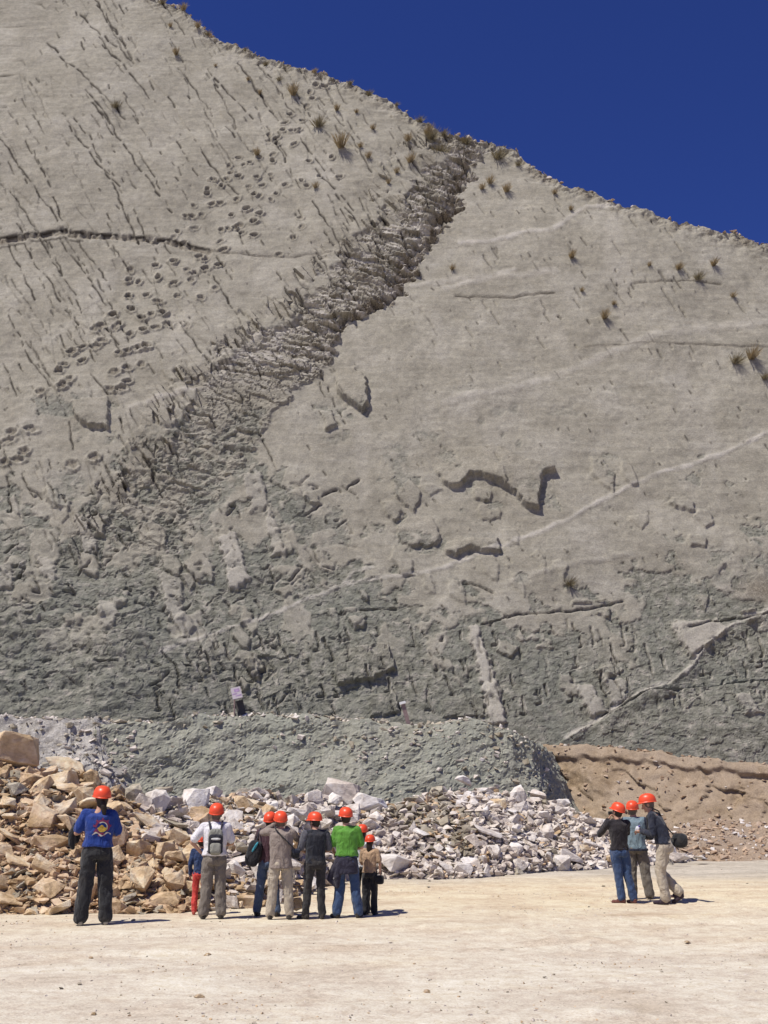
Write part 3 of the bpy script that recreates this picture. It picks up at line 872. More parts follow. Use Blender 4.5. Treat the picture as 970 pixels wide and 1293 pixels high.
H_k = [.62, .62, .60, .55, .48, .36, .30, .26, .25, .28, .34, .36, .40, .40, .38, .36, .34, .34, .3, .3, .3]
heap_o, V_heap, heap_P = heap('rubble_mound', H_px, H_fy, H_cy, H_k, M_heap, 540)
scree_o, V_scree, scree_P = heap('scree_slope', [700, 760, 820, 870, 920, 970, 1200, 1800, 2200], [1094, 1092, 1090, 1088, 1088, 1088, 1090, 1096, 1100],
                        [1075, 1066, 1052, 1040, 1036, 1040, 1040, 1040, 1040], [.3, .3, .32, .34, .34, .34, .34, .34, .34], M_scree, 560, .10)

def bvh_of(V):
    R, C = V.shape[:2]
    idx = np.arange(R * C).reshape(R, C)
    q = np.stack([idx[:-1, :-1], idx[:-1, 1:], idx[1:, 1:], idx[1:, :-1]], -1).reshape(-1, 4)
    return BVHTree.FromPolygons(V.reshape(-1, 3).tolist(), q.tolist())
B_heap, B_scree, B_grey, B_pale, B_brown = map(bvh_of, (V_heap, V_scree, V_grey, V_pale, V_brown))
def hit_px(bvhs, px, py):
    r = Vector(ray(px, py)).normalized()
    best = None
    for b in bvhs:
        h = b.ray_cast(Vector((0, 0, CAMZ)), r)
        if h[0] is not None and (best is None or h[3] < best[3]): best = h
    return best
def drop(bvhs, x, y):
    best = None
    for b in bvhs:
        h = b.ray_cast(Vector((x, y, 30)), Vector((0, 0, -1)))
        if h[0] is not None and (best is None or h[0].z > best[0].z): best = h
    return best

# ------------------------------------------------------------------ rocks
def rock_mesh(name, mat, seed, stretch=(1, .8, .65), npts=13, bev=.016, fine=True):
    r = random.Random(seed)
    bm = bmesh.new()
    for i in range(npts):
        v = Vector((r.uniform(-1, 1), r.uniform(-1, 1), r.uniform(-1, 1)))
        m = max(abs(v.x), abs(v.y), abs(v.z))
        v = v / m * r.uniform(.72, 1)
        v = v.lerp(v.normalized() * .95, .18)
        bm.verts.new((v.x * stretch[0] * .5, v.y * stretch[1] * .5, v.z * stretch[2] * .5))
    g = bmesh.ops.convex_hull(bm, input=bm.verts[:])
    dead = [e for e in g['geom_interior'] + g['geom_unused'] if isinstance(e, bmesh.types.BMVert) and e.is_valid]
    if dead: bmesh.ops.delete(bm, geom=list(set(dead)), context='VERTS')
    bmesh.ops.dissolve_limit(bm, angle_limit=math.radians(13), verts=bm.verts[:], edges=bm.edges[:])
    if fine:
        bmesh.ops.bevel(bm, geom=bm.edges[:], offset=bev, offset_type='OFFSET', segments=2, affect='EDGES', profile=.6)
        bmesh.ops.triangulate(bm, faces=bm.faces[:])
        es = [e for e in bm.edges if e.calc_length() > .22]
        bmesh.ops.subdivide_edges(bm, edges=es, cuts=2, use_grid_fill=True)
        bmesh.ops.triangulate(bm, faces=bm.faces[:])
        off = Vector((seed * 3.7, 0, 0))
        for v in bm.verts:
            d = mnoise.fractal(v.co * 3 + off, 1, 2, 3) * .030 + mnoise.noise(v.co * 9 + off) * .018 + abs(mnoise.noise(v.co * 5 - off)) * -.03
            v.co += v.co.normalized() * d
    me = bpy.data.meshes.new(name)
    bm.to_mesh(me); bm.free()
    for p in me.polygons: p.use_smooth = False
    me.materials.append(mat)
    return me
STRETCH = [(1, .85, .7), (1, .7, .5), (1, .9, .35), (1, .6, .6), (1, .95, .85), (1, .8, .28)]
ROCKS = {}
for key, mt in (('tan', M_tan), ('white', M_white), ('olive', M_olive), ('brown', M_brownrock)):
    ROCKS[key] = [rock_mesh(key + '_rock', mt, 100 + i * 7 + len(key) * 31, STRETCH[i % 6], 11 + i % 5) for i in range(14)]

placed = []
def put_rock(key, loc, size, rot=None, shape=None, name='boulder', label=None, group=None, scale=(1, 1, 1), nrm=None):
    R = random
    me = ROCKS[key][R.randrange(14) if shape is None else shape]
    o = bpy.data.objects.new(name, me)
    COL.objects.link(o)
    o.location = loc
    o.rotation_euler = rot if rot else (R.uniform(-.5, .5), R.uniform(-.5, .5), R.uniform(0, 6.28))
    o.scale = (size * scale[0], size * scale[1], size * scale[2])
    tag(o, label, 'boulder', group)
    placed.append((Vector(loc), size * .5))
    return o
def px_size(loc, pxw):
    d = loc.y * math.cos(TH) + (loc.z - CAMZ) * math.sin(TH)
    return pxw / F * d

# boulders one can name in the photo: px, py (centre), width px, key, shape, rot, scale, label
special = [
    (14, 958, 74, 'tan', 4, (.1, .25, .5), (1, .9, .85), 'big pale tan boulder with a flat sunlit top crowning the left end of the heap'),
    (38, 992, 40, 'tan', 6, (.2, .1, 1.2), (1, .8, .8), 'small tan boulder lying just under the big pale boulder at left'),
    (82, 975, 62, 'tan', 2, (.15, .42, .1), (1, .8, .9), 'long slanting slab of tan rock near the top of the left heap'),
    (50, 1000, 40, 'tan', 3, (.2, -.5, .3), (1, .8, .9), 'tilted tan boulder leaning up to the right below the slanting slab'),
    (52, 1024, 34, 'tan', 10, (.5, -.6, .6), (1, .8, 1), 'upright tan boulder with a broad smooth face in the left heap'),
    (86, 1048, 36, 'tan', 0, (.5, 1.2, .2), (1.1, .9, .8), 'tall mottled pale boulder just left of the person in the blue shirt'),
    (66, 1070, 52, 'tan', 3, (.1, .2, .2), (1, .8, .8), 'rounded brown boulder low behind the person in the blue shirt'),
    (28, 1092, 44, 'tan', 1, (.05, .1, .2), (1, .8, .9), 'flat topped tan block in the lower left of the heap'),
    (60, 1100, 42, 'tan', 9, (.4, .5, .4), (1, .9, .8), 'tilted pale brown block right of the flat topped tan block'),
    (16, 1140, 48, 'tan', 1, (0, .03, .1), (1, .9, .95), 'wide brown block on the ground at the left foot of the heap'),
    (185, 1046, 44, 'tan', 5, (.75, .75, .2), (1.2, .8, .7), 'thin slanting tan slab sliding down the heap right of the blue shirt'),
    (210, 1077, 30, 'tan', 4, (.2, .1, .5), (.9, .8, 1.1), 'cubic tan boulder perched above two others near the heap middle'),
    (220, 1112, 38, 'tan', 7, (.3, .5, .7), (1, .9, 1), 'large blocky tan boulder left of the red trousers'),
    (208, 1140, 44, 'tan', 2, (.5, .1, .2), (1, .8, .9), 'broad flat tan slab at the foot of the heap left of the red trousers'),
    (140, 1105, 28, 'tan', 3, (.2, 1.3, .3), (1.3, .9, .8), 'tall pale tan boulder right behind the legs of the person in blue'),
    (308, 1143, 34, 'tan', 6, (.1, .1, .3), (1, .8, .8), 'rounded tan boulder on the ground right of the grey backpack wearer'),
    (300, 1108, 36, 'white', 0, (.2, 1.0, .2), (1, .9, .8), 'tall pale boulder between the two backpacks'),
    (372, 1145, 26, 'tan', 4, (.1, .1, .6), (.8, .8, .9), 'small brown block on the ground between beige jacket and black vest'),
    (424, 1006, 56, 'white', 4, (.1, .1, .3), (1, .8, .8), 'big pinkish pale block on the crest of the heap above the green shirt'),
    (392, 1012, 34, 'white', 7, (.3, .2, .8), (1, .9, .9), 'pale block next to the big pinkish one on the heap crest'),
    (468, 1022, 54, 'white', 1, (.1, .25, .3), (1, .8, .8), 'wide grey slab overhanging the heap right of the green shirt'),
    (470, 1048, 34, 'white', 9, (.3, .4, 1), (1, .9, .9), 'rounded white boulder under the wide grey slab'),
    (498, 1098, 50, 'white', 6, (.1, .2, .4), (1, .8, .8), 'big pale boulder at the heap foot right of the black handbag'),
    (585, 1102, 30, 'white', 4, (.05, .1, .5), (1, .8, .7), 'pale faceted block alone at the middle of the heap foot'),
    (612, 1054, 42, 'white', 5, (.2, .35, .1), (1.1, .8, .8), 'long pale slab lying on the slope of the white heap'),
    (650, 1038, 32, 'white', 0, (.3, -.4, .4), (1, .8, .8), 'bright white block high on the right shoulder of the heap'),
    (584, 990, 28, 'white', 3, (.2, .2, .5), (1, .8, .8), 'white boulder on the highest point of the middle heap'),
    (715, 1086, 44, 'white', 7, (.2, .2, .6), (1, .8, .8), 'large white boulder at the heap foot left of the black topped woman'),
    (738, 1075, 24, 'tan', 9, (.2, .2, .8), (1, .8, .9), 'small brown boulder beside the elbow of the woman in jeans'),
    (858, 1082, 34, 'white', 1, (.02, .05, .2), (1, .8, .7), 'flat pale boulder right of the navy jacket'),
    (885, 1084, 20, 'white', 2, (.02, .05, .9), (1, .8, .8), 'small flat white boulder at the far right end of the heap'),
    (205, 1003, 30, 'olive', 9, (.3, -.2, .4), (1, .8, .8), 'dark grey boulder on the heap crest below the grey ledge'),
    (216, 1016, 30, 'white', 6, (.1, .1, .3), (1, .8, .8), 'pitted pale boulder on the crest left of the white shirt'),
]
random.seed(99)
for (px, py, w, key, sh, rot, sc, lab) in special:
    h = hit_px([B_heap], px, py)
    if h is None and py < 1060:
        q = py
        while h is None and q < py + 60: q += 2; h = hit_px([B_heap], px, q)
        loc, n_ = h[0] + Vector((0, 0, px_size(h[0], q - py))), h[1]
    elif h is None:
        g = on_ground(px, py + w * .3); loc = Vector((g.x, g.y, .08)); n_ = Vector((0, 0, 1))
    else: loc, n_ = h[0], h[1]
    sz = px_size(loc, w) * 1.02
    loc = loc + (n_ if n_.z > 0 else -n_) * sz * .16
    if py > 1130: loc.z = max(gzs(loc.x, loc.y) + sz * sc[2] * .22, loc.z)
    put_rock(key, loc, sz, rot, sh, label=lab, scale=sc, group='boulders of the rubble heap')

def key_for(px, py, r):
    if px < 175 or (px < 255 and py > 1060): return 'tan' if r < .9 else 'olive'
    if px < 400 and py > 1110: return 'tan' if r < .6 else 'white'
    if 490 < px < 600 and abs(py - (1000 + (px - 490) * .55)) < 34: return 'olive' if r < .5 else ('white' if r < .8 else 'tan')
    if px < 330: return 'white' if r < .72 else ('olive' if r < .8 else 'tan')
    return 'white' if r < .9 else ('olive' if r < .94 else 'tan')
LAB = {'tan': 'tan angular boulder among many like it in the brown end of the rubble heap',
       'white': 'pale angular boulder among many like it in the whitish rubble heap below the ledge',
       'olive': 'dull olive boulder among the paler stones of the rubble heap'}
cands = []
for i in range(2600):
    px = random.uniform(-160, 880); 
    fy = np.interp(px, H_px, H_fy); cy = np.interp(px, H_px, H_cy)
    py = random.uniform(cy - 2, fy - 3)
    base = 26 if px < 260 else (20 if px < 480 else 15.5)
    s = base * random.choice((.65, .8, 1, 1.25, 1.5)) * random.uniform(.85, 1.15)
    if 490 < px < 600 and abs(py - (1000 + (px - 490) * .55)) < 30: s *= .55
    cands.append((s, px, py, random.random()))
cands.sort(key=lambda c: -c[0])
cnt = 0
for s, px, py, r in cands:
    if cnt >= 266: break
    h = hit_px([B_heap], px, py)
    if h is None: continue
    loc, n_ = h[0], h[1]
    sz = px_size(loc, s)
    if n_.z < 0: n_ = -n_
    loc = loc + n_ * sz * random.uniform(.08, .30)
    if any((loc - q).length < (sz * .5 + rq) * .78 for q, rq in placed): continue
    if px < 0 and cnt > 240: continue
    key = key_for(px, py, r)
    put_rock(key, loc, sz, group='boulders of the rubble heap', label=LAB[key])
    cnt += 1

def chips(name, pts, sizes, mats_keys, mats, seed=5, kind='stuff', flat=(.5, 1)):
    """many small stones in one mesh"""
    rg = np.random.default_rng(seed)
    protos = []
    for i in range(10):
        me = rock_mesh('p', mats[0], 900 + i + seed, STRETCH[i % 6], 9, fine=False)
        co = np.empty(len(me.vertices) * 3); me.vertices.foreach_get('co', co)
        fs = [list(p.vertices) for p in me.polygons]
        protos.append((co.reshape(-1, 3), fs))
        bpy.data.meshes.remove(me)
    VV, FF, MM = [], [], []
    n0 = 0
    for k in range(len(pts)):
        co, fs = protos[rg.integers(10)]
        e = Euler((rg.uniform(0, 6.28), rg.uniform(-.6, .6), rg.uniform(0, 6.28))).to_matrix()
        c = (co @ np.array(e).T) * sizes[k]
        c[:, 2] *= rg.uniform(*flat)
        VV.append(c + np.array(pts[k]))
        FF += [[a + n0 for a in f] for f in fs]
        MM += [mats_keys[k]] * len(fs)
        n0 += len(co)
    me = bpy.data.meshes.new(name)
    me.from_pydata(np.concatenate(VV).tolist(), [], FF)
    for m in mats: me.materials.append(m)
    me.polygons.foreach_set('material_index', MM)
    o = bpy.data.objects.new(name, me)
    COL.objects.link(o)
    tag(o, kind=kind)
    return o

ms = ['tan', 'white', 'olive', 'brown']
MS = [M_tan, M_white, M_olive, M_brownrock]
pts, szs, ks = [], [], []
for i in range(19000):
    px = random.uniform(-260, 890)
    fy = np.interp(px, H_px, H_fy); cy = np.interp(px, H_px, H_cy)
    py = fy + 3 - (fy - cy + 3) * random.random()
    h = hit_px([B_heap], px, py)
    if h is None: continue
    s = (7.8 if px < 260 else 6.8) * random.choice((.4, .6, .8, 1, 1.5, 2.1, 2.4)) * random.uniform(.8, 1.2)
    sz = px_size(h[0], s)
    p = h[0].copy(); p.z += sz * random.uniform(0, .35)
    pts.append(p); szs.append(sz); ks.append(ms.index(key_for(px, py, random.random())))
o = chips('rubble', pts, szs, ks, MS, 3)
tag(o, 'loose small broken stones filling the gaps between the boulders of the heap', 'rubble')

pts, szs, ks = [], [], []
for i in range(2600):
    px = random.uniform(720, 1300)
    t = random.random() ** .8
    py = 1090 - t * 60
    h = hit_px([B_scree], px, py)
    if h is None: continue
    sz = px_size(h[0], random.choice((2, 3, 4, 6, 9)) * random.uniform(.7, 1.2))
    p = h[0].copy(); p.z += sz * .1
    pts.append(p); szs.append(sz); ks.append(3 if random.random() < .8 else 1)
o = chips('scree', pts, szs, ks, MS, 4)
tag(o, 'brown scree of small stones spilled below the clay bank', 'scree')

# stones along the bench edges and the rim
pts, szs, ks = [], [], []
for i in range(1800):
    px = random.uniform(-100, 700)
    x_b = (px - CX) / F * 33.5
    y = random.uniform(32.4, 34.4) if px > 170 else random.uniform(30.6, 32.5)
    if px <= 170: x_b = (px - CX) / F * 31
    h = drop([B_grey, B_pale], x_b, y)
    if h is None: continue
    sz = random.choice((.04, .06, .09, .13, .22)) * random.uniform(.8, 1.3)
    p = h[0].copy(); p.z += sz * .15
    pts.append(p); szs.append(sz); ks.append(1 if random.random() < .5 else 2)
for i in range(900):
    px = random.uniform(690, 1150)
    h = drop([B_brown], (px - CX) / F * 40, random.uniform(37.5, 42.5))
    if h is None: continue
    sz = random.choice((.05, .08, .14, .2)) * random.uniform(.8, 1.3)
    pts.append(h[0] + Vector((0, 0, sz * .15))); szs.append(sz); ks.append(3 if random.random() < .8 else 1)
for i in range(260):       # stones caught on the bank faces
    px = random.uniform(0, 1000); py = random.uniform(915, 1040)
    h = hit_px([B_grey, B_pale, B_brown], px, py)
    if h is None: continue
    sz = random.choice((.04, .06, .1, .16)) * random.uniform(.7, 1.3)
    pts.append(h[0]); szs.append(sz); ks.append((3 if px > 690 else random.choice((1, 2, 2))))
o = chips('loose_stones', pts, szs, ks, MS, 6)
tag(o, 'loose stones scattered along the edges of the quarry ledges', 'stones')
pts, szs, ks = [], [], []
topv = cl_V[cl_rows - 1]
for i in range(1500):
    j = random.randrange(60, len(cl_xs) - 60)
    x = cl_xs[j]
    ppx = project(*topv[j])[0]
    dens = .25 + (.9 if ppx > 900 or 190 < ppx < 275 or 560 < ppx < 720 or 380 < ppx < 450 else 0)
    if random.random() > dens: continue
    sz = random.choice((.08, .12, .2, .34)) * random.uniform(.8, 1.3)
    p = Vector(topv[j]) + Vector((random.uniform(-.1, .1), random.uniform(-.1, .7), sz * .1 - .02))
    pts.append(p); szs.append(sz); ks.append(random.choice((1, 2, 3, 3)))
o = chips('rim_stones', pts, szs, ks, MS, 8)
tag(o, 'broken stones lying along the skyline rim of the rock face', 'stones')

# pebbles on the open ground
pts, szs, ks = [], [], []
clus = [(random.uniform(-6, 6), random.uniform(8.5, 24)) for _ in range(26)]
for i in range(5200):
    if random.random() < .35:
        c = random.choice(clus); x, y = random.gauss(c[0], .5), random.gauss(c[1], .35)
    else:
        y = 7.5 + 22 * random.random() ** 1.5; x = random.uniform(-.42, .42) * y
    s = random.choice((.010, .014, .02, .028)) * random.uniform(.7, 1.3)
    if random.random() < .03: s *= 2.0
    pts.append((x, y, gzs(x, y) + s * .12)); szs.append(s); ks.append(random.choice((0, 1, 1, 2)))
o = chips('gravel', pts, szs, ks, MS, 12)
tag(o, 'scattered gravel and pebbles on the dusty open ground', 'gravel')
# bigger single stones lying on the open ground, as in the photo
for (px, py, w, lab) in ((115, 1213, 9, 'small brown stone on the dusty ground straight below the blue shirt'), (262, 1208, 11, 'flat pale stone on the ground below the backpack wearer'),
                         (77, 1250, 8, 'dark pebble near the lower left of the open ground'), (118, 1281, 10, 'grey stone near the bottom left corner of the ground'),
                         (252, 1260, 15, 'pale flat stone pair near the bottom of the ground'), (635, 1201, 8, 'dark brown stone alone in the middle of the open ground'),
                         (539, 1249, 12, 'pale stone in the lower middle of the open ground'), (868, 1186, 9, 'small dark stone on the ground below the shoulder bag'),
                         (688, 1233, 6, 'small grey stone right of centre on the open ground'), (541, 1119, 6, 'small dark stone on the ground near the heap foot'),
                         (762, 1119, 6, 'dark stone on the ground left of the woman in jeans')):
    g = on_ground(px, py)
    o = put_rock('olive' if w < 9 else 'tan', (g.x, g.y, gzs(g.x, g.y) + .01), px_size(g, w), (0.1, .1, px), 2, name='stone', label=lab, scale=(1, 1, 1.2))
    o['category'] = 'stone'

# ------------------------------------------------------------------ dry tufts on the face
def tuft_mesh(name, seed, n, h, spread, mat):
    r = random.Random(seed)
    V, Fc = [], []
    for i in range(n):
        a = r.uniform(0, 6.28); l = h * r.uniform(.5, 1)
        s = spread * r.uniform(.1, 1)
        b = Vector((math.cos(a) * s * .25, math.sin(a) * s * .25, 0))
        tip = Vector((math.cos(a) * s + r.uniform(-.1, .1) * h, math.sin(a) * s + r.uniform(-.1, .1) * h, l))
        mid = b.lerp(tip, .55) + Vector((0, 0, .12 * h))
        side = Vector((-math.sin(a + 1), math.cos(a + 1), 0)) * h * .017
        k = len(V)
        V += [b - side, b + side, mid + side, mid - side, tip]
        Fc += [(k, k + 1, k + 2, k + 3), (k + 3, k + 2, k + 4)]
    me = bpy.data.meshes.new(name)
    me.from_pydata([tuple(v) for v in V], [], Fc)
    me.materials.append(mat)
    return me
M_dry = flat_material('dry_grass', (.38, .31, .20), .9, .3, 6, 0)
M_shrub = flat_material('dull_shrub', (.27, .235, .155), .9, .3, 6, 0)
TUFT = [tuft_mesh('tuft', 1, 90, .9, .7, M_dry), tuft_mesh('tuft', 2, 130, .75, .85, M_shrub), tuft_mesh('tuft', 3, 90, 1.0, .65, M_dry)]
tufts = [(147, 140, 1.0, 1, 'lone dark tuft beside the long crack in the upper left of the face'), (222, 70, .8, 2, 'small dry tuft in the upper left near the skyline'), (215, 36, .5, 2, ''),
         (370, 122, 1.2, 2, 'pale dry tuft left of the top end of the footprints'), (402, 165, 1.35, 1, 'dark shrub just right of the upper footprints'), (430, 195, 1.5, 2, 'large dry tuft below the dark shrub right of the footprints'),
         (335, 82, .6, 1, ''), (352, 103, .6, 1, ''), (328, 120, .5, 2, ''), (313, 105, .5, 0, ''), (272, 85, .4, 0, ''), (325, 200, .8, 2, ''), (398, 245, .7, 0, ''), (425, 143, .7, 2, ''), (450, 148, .5, 0, ''),
         (470, 170, .6, 0, ''), (455, 195, .6, 0, ''), (465, 208, .7, 0, ''), (514, 186, .9, 0, ''), (518, 210, 1.0, 2, ''), (545, 180, 1.3, 1, 'dark shrub at the top end of the broken band'), (556, 195, 1.5, 1, ''),
         (540, 172, 1.2, 2, ''), (586, 178, .9, 1, ''), (630, 196, 1.4, 1, 'bushy shrub under the skyline right of the broken band'), (618, 228, .9, 0, 'rusty dry tuft right of the broken band'), (640, 240, .9, 2, ''), (608, 236, .7, 0, ''),
         (700, 245, .6, 0, ''), (720, 268, .5, 2, ''), (720, 330, .8, 2, ''), (762, 405, .9, 2, ''), (733, 371, .5, 0, ''), (774, 388, .5, 0, ''), (855, 345, .8, 0, ''), (880, 355, .9, 1, ''), (900, 338, .8, 2, ''),
         (928, 460, 1.1, 1, 'dry tuft at right edge with a long shadow, left one of the pair'), (948, 455, 1.2, 2, 'dry tuft at right edge with a long shadow, right one of the pair'), (925, 375, .6, 0, ''), (818, 342, .5, 0, ''),
         (570, 340, .6, 0, ''), (590, 180, .8, 1, ''), (655, 205, .7, 1, ''), (500, 225, .6, 2, ''), (560, 172, .8, 1, ''), (490, 240, .5, 2, ''), (442, 103, .6, 1, ''), (466, 115, .7, 1, ''), (398, 90, .6, 0, ''),
         (250, 38, .8, 0, ''), (232, 15, .9, 0, ''), (205, 5, .9, 1, ''), (262, 45, .7, 1, ''), (530, 155, .8, 1, ''), (310, 66, .5, 1, ''), (500, 135, .5, 1, ''), (718, 742, .8, 1, 'small dark plant low on the face above the thin crack'),
         (965, 480, .8, 1, '')]
for (px, py, s, k, lab) in tufts:
    o = bpy.data.objects.new('dry_shrub' if k == 1 else 'dry_grass_tuft', TUFT[k])
    COL.objects.link(o)
    o.location = cliff_point(px, py) + Vector((0, .03, 0))
    o.rotation_euler = (math.radians(30), 0, random.uniform(-.3, .3))
    o.rotation_euler = (Matrix.Rotation(math.radians(62), 3, 'X') @ Matrix.Rotation(random.uniform(0, 6.28), 3, 'Z')).to_euler()
    o.scale = (s * .8,) * 3
    tag(o, lab or ('dull low shrub rooted in a crack of the pale rock face' if k == 1 else 'dry grass tuft rooted in a crack of the pale rock face'),
        'shrub' if k == 1 else 'grass tuft', 'dry plants rooted on the rock face')

# ------------------------------------------------------------------ people
class MB:
    def __init__(self): self.V, self.F = [], []
    def add(self, V, Fc):
        k = len(self.V)
        self.V += [tuple(v) for v in V]
        self.F += [tuple(a + k for a in f) for f in Fc]
    def rings(self, rings, cap=True):
        n = len(rings[0]); V = [v for r in rings for v in r]; Fc = []
        for i in range(len(rings) - 1):
            for j in range(n):
                Fc.append((i * n + j, i * n + (j + 1) % n, (i + 1) * n + (j + 1) % n, (i + 1) * n + j))
        if cap:
            Fc.append(tuple(reversed(range(n)))); Fc.append(tuple((len(rings) - 1) * n + j for j in range(n)))
        self.add(V, Fc)
    def cone(self, a, b, ra, rb, n=14):
        """tapered capsule"""
        a, b = Vector(a), Vector(b)
        d = (b - a); L = d.length
        z = d.normalized() if L > 1e-6 else Vector((0, 0, 1))
        x = z.orthogonal().normalized(); y = z.cross(x)
        rs = []
        for t in (-1, -.8, -.45, 0):
            c = a + z * (ra * t); r = ra * math.sqrt(max(.004, 1 - t * t)); rs.append((c, r))
        for t in (0, .45, .8, 1):
            c = b + z * (rb * t); r = rb * math.sqrt(max(.004, 1 - t * t)); rs.append((c, r))
        self.rings([[c + (x * math.cos(2 * math.pi * j / n) + y * math.sin(2 * math.pi * j / n)) * r for j in range(n)] for c, r in rs])
    def chain(self, pts):
        for (a, ra), (b, rb) in zip(pts[:-1], pts[1:]): self.cone(a, b, ra, rb)
    def ell(self, c, rx, ry, rz, M=None, n=18, m=11, e=1.0, zmin=-1.0):
        c = Vector(c); rs = []
        def pw(v): return math.copysign(abs(v) ** e, v)
        for i in range(m + 1):
            t = -math.pi / 2 + math.pi * i / m
            t = max(t, math.asin(zmin))
            if i == 0: t += .06
            if i == m: t -= .06
            r = []
            for j in range(n):
                p = 2 * math.pi * j / n
                v = Vector((rx * pw(math.cos(t)) * pw(math.cos(p)), ry * pw(math.cos(t)) * pw(math.sin(p)), rz * pw(math.sin(t))))
                r.append(c + (M @ v if M else v))
            rs.append(r)
        self.rings(rs)
    def loft(self, secs, n=22, fr=None):
        """secs: (centre, rx, ry)"""
        rs = []
        for c, rx, ry in secs:
            c = Vector(c)
            rs.append([c + Vector((rx * math.copysign(abs(math.cos(2 * math.pi * j / n)) ** .85, math.cos(2 * math.pi * j / n)), ry * math.sin(2 * math.pi * j / n), 0)) for j in range(n)])
        self.rings(rs)
    def mesh(self, name, mats=()):
        me = bpy.data.meshes.new(name)
        me.from_pydata(self.V, [], self.F)
        for m in mats: me.materials.append(m)
        return me

def remeshed(mb, name, mat, voxel, smooth=6, wr=0.0, wscale=9, seed=0):
    me = mb.mesh(name)
    o = bpy.data.objects.new(name, me); COL.objects.link(o)
    r = o.modifiers.new('r', 'REMESH'); r.mode = 'VOXEL'; r.voxel_size = voxel; r.adaptivity = 0
    if smooth:
        s = o.modifiers.new('s', 'SMOOTH'); s.factor = .5; s.iterations = smooth
    dg = bpy.context.evaluated_depsgraph_get()
    out = bpy.data.meshes.new_from_object(o.evaluated_get(dg))
    bpy.data.objects.remove(o); bpy.data.meshes.remove(me)
    if wr:
        out.update()
        ns = [v.normal.copy() for v in out.vertices]
        off = Vector((seed * 5.3, seed * 1.7, 0))
        for v, nn in zip(out.vertices, ns):
            c = v.co
            f = mnoise.noise(Vector((c.x * wscale, c.y * wscale, c.z * wscale * .55 + c.x * 3)) + off)
            f2 = mnoise.noise(Vector((c.x * wscale * 2.2, c.y * wscale * 2.2, c.z * wscale * 1.6)) + off)
            v.co += nn * ((1 - abs(f) * 2.2) * .6 + f2 * .5) * wr
    out.name = name
    out.materials.clear(); out.materials.append(mat)
    for p in out.polygons: p.use_smooth = True
    return out
def link(name, me, parent):
    o = bpy.data.objects.new(name, me); COL.objects.link(o); o.parent = parent
    return o
def join_meshes(name, meshes, mats):
    bm = bmesh.new()
    for i, me in enumerate(meshes):
        k = len(bm.faces)
        bm.from_mesh(me)
        bm.faces.ensure_lookup_table()
        for f in bm.faces[k:]: f.material_index = min(i, len(mats) - 1) if i == len(meshes) - 1 and len(mats) > 1 else 0
    out = bpy.data.meshes.new(name); bm.to_mesh(out); bm.free()
    for m in mats: out.materials.append(m)
    for p in out.polygons: p.use_smooth = True
    return out

M_skin = flat_material('skin', (.45, .26, .18), .6, .08, 20, .1, .002)
M_eye = flat_material('eye_dark', (.02, .015, .012), .3, 0, 5, 0)
M_hat = flat_material('orange_red_plastic', (.74, .075, .025), .38, .12, 9, .15, .004, .45)
M_hair = flat_material('dark_hair', (.025, .018, .013), .55, .3, 60, .5, .004)
M_hair2 = flat_material('grey_brown_hair', (.12, .095, .075), .6, .3, 60, .5, .004)
FAB = {}
def fabric(key, col, rough=.85, var=.10):
    if key not in FAB:
        m, n, l, b = nt(key)
        b.inputs['Roughness'].default_value = rough
        b.inputs['Sheen Weight'].default_value = .15
        v = objvec(n)
        mp = n.new('ShaderNodeMapping'); l.new(v, mp.inputs[0]); mp.inputs['Scale'].default_value = (1, 1, .6); mp.inputs['Rotation'].default_value = (.3, .5, 0)
        f1 = noise_n(n, l, mp.outputs[0], 9, 4, .55, 1.2)
        f2 = noise_n(n, l, v, 3.5, 6, .65)
        f3 = noise_n(n, l, v, 70, 3, .6)
        c = mix(n, l, f2, tuple(x * .88 for x in col), tuple(min(1, x * 1.12 + .003) for x in col))
        c = mix(n, l, ramp(n, l, f2, [(.55, 0.0), (.75, .10)]), c, (.38, .31, .23))       # dust from the yard
        l.new(c, b.inputs['Base Color'])
        nb = bump_n(n, l, f1, b, .9, .05)
        bump_n(n, l, f3, b, .3, .003, nb)
        FAB[key] = m
    return FAB[key]

def hand(mb, wrist, d, up, side, curl=.6):
    """palm + five curled fingers; d = direction of the forearm, up = back of the hand, side = thumb side"""
    d, up, side = Vector(d).normalized(), Vector(up).normalized(), Vector(side).normalized()
    up = (up - d * up.dot(d)).normalized()
    side = (side - d * side.dot(d) - up * side.dot(up)).normalized()
    w = Vector(wrist)
    kn = []
    for i in range(4):
        kn.append(w + d * (.082 - .004 * abs(i - 1)) + side * (.030 - .020 * i))
    for k in kn: mb.cone(w + d * .008 + (k - w) * .18, k, .0145, .0112, 8)
    for i, k in enumerate(kn):
        L = (.040, .045, .042, .034)[i]
        p, a = k, .35 * curl
        rad = .0092
        for s in range(3):
            q = p + (d * math.cos(a) - up * math.sin(a)) * L * (1, .68, .55)[s] + side * (.25 - i * .16) * .010
            mb.cone(p, q, rad, rad * .9, 8)
            p, rad, a = q, rad * .9, a + .75 * curl
    t0 = w + d * .022 + side * .022
    t1 = t0 + d * .026 + side * .026 - up * .010
    t2 = t1 + d * .028 + side * .008 - up * .012
    mb.cone(t0, t1, .0125, .0105, 8); mb.cone(t1, t2, .0105, .009, 8)

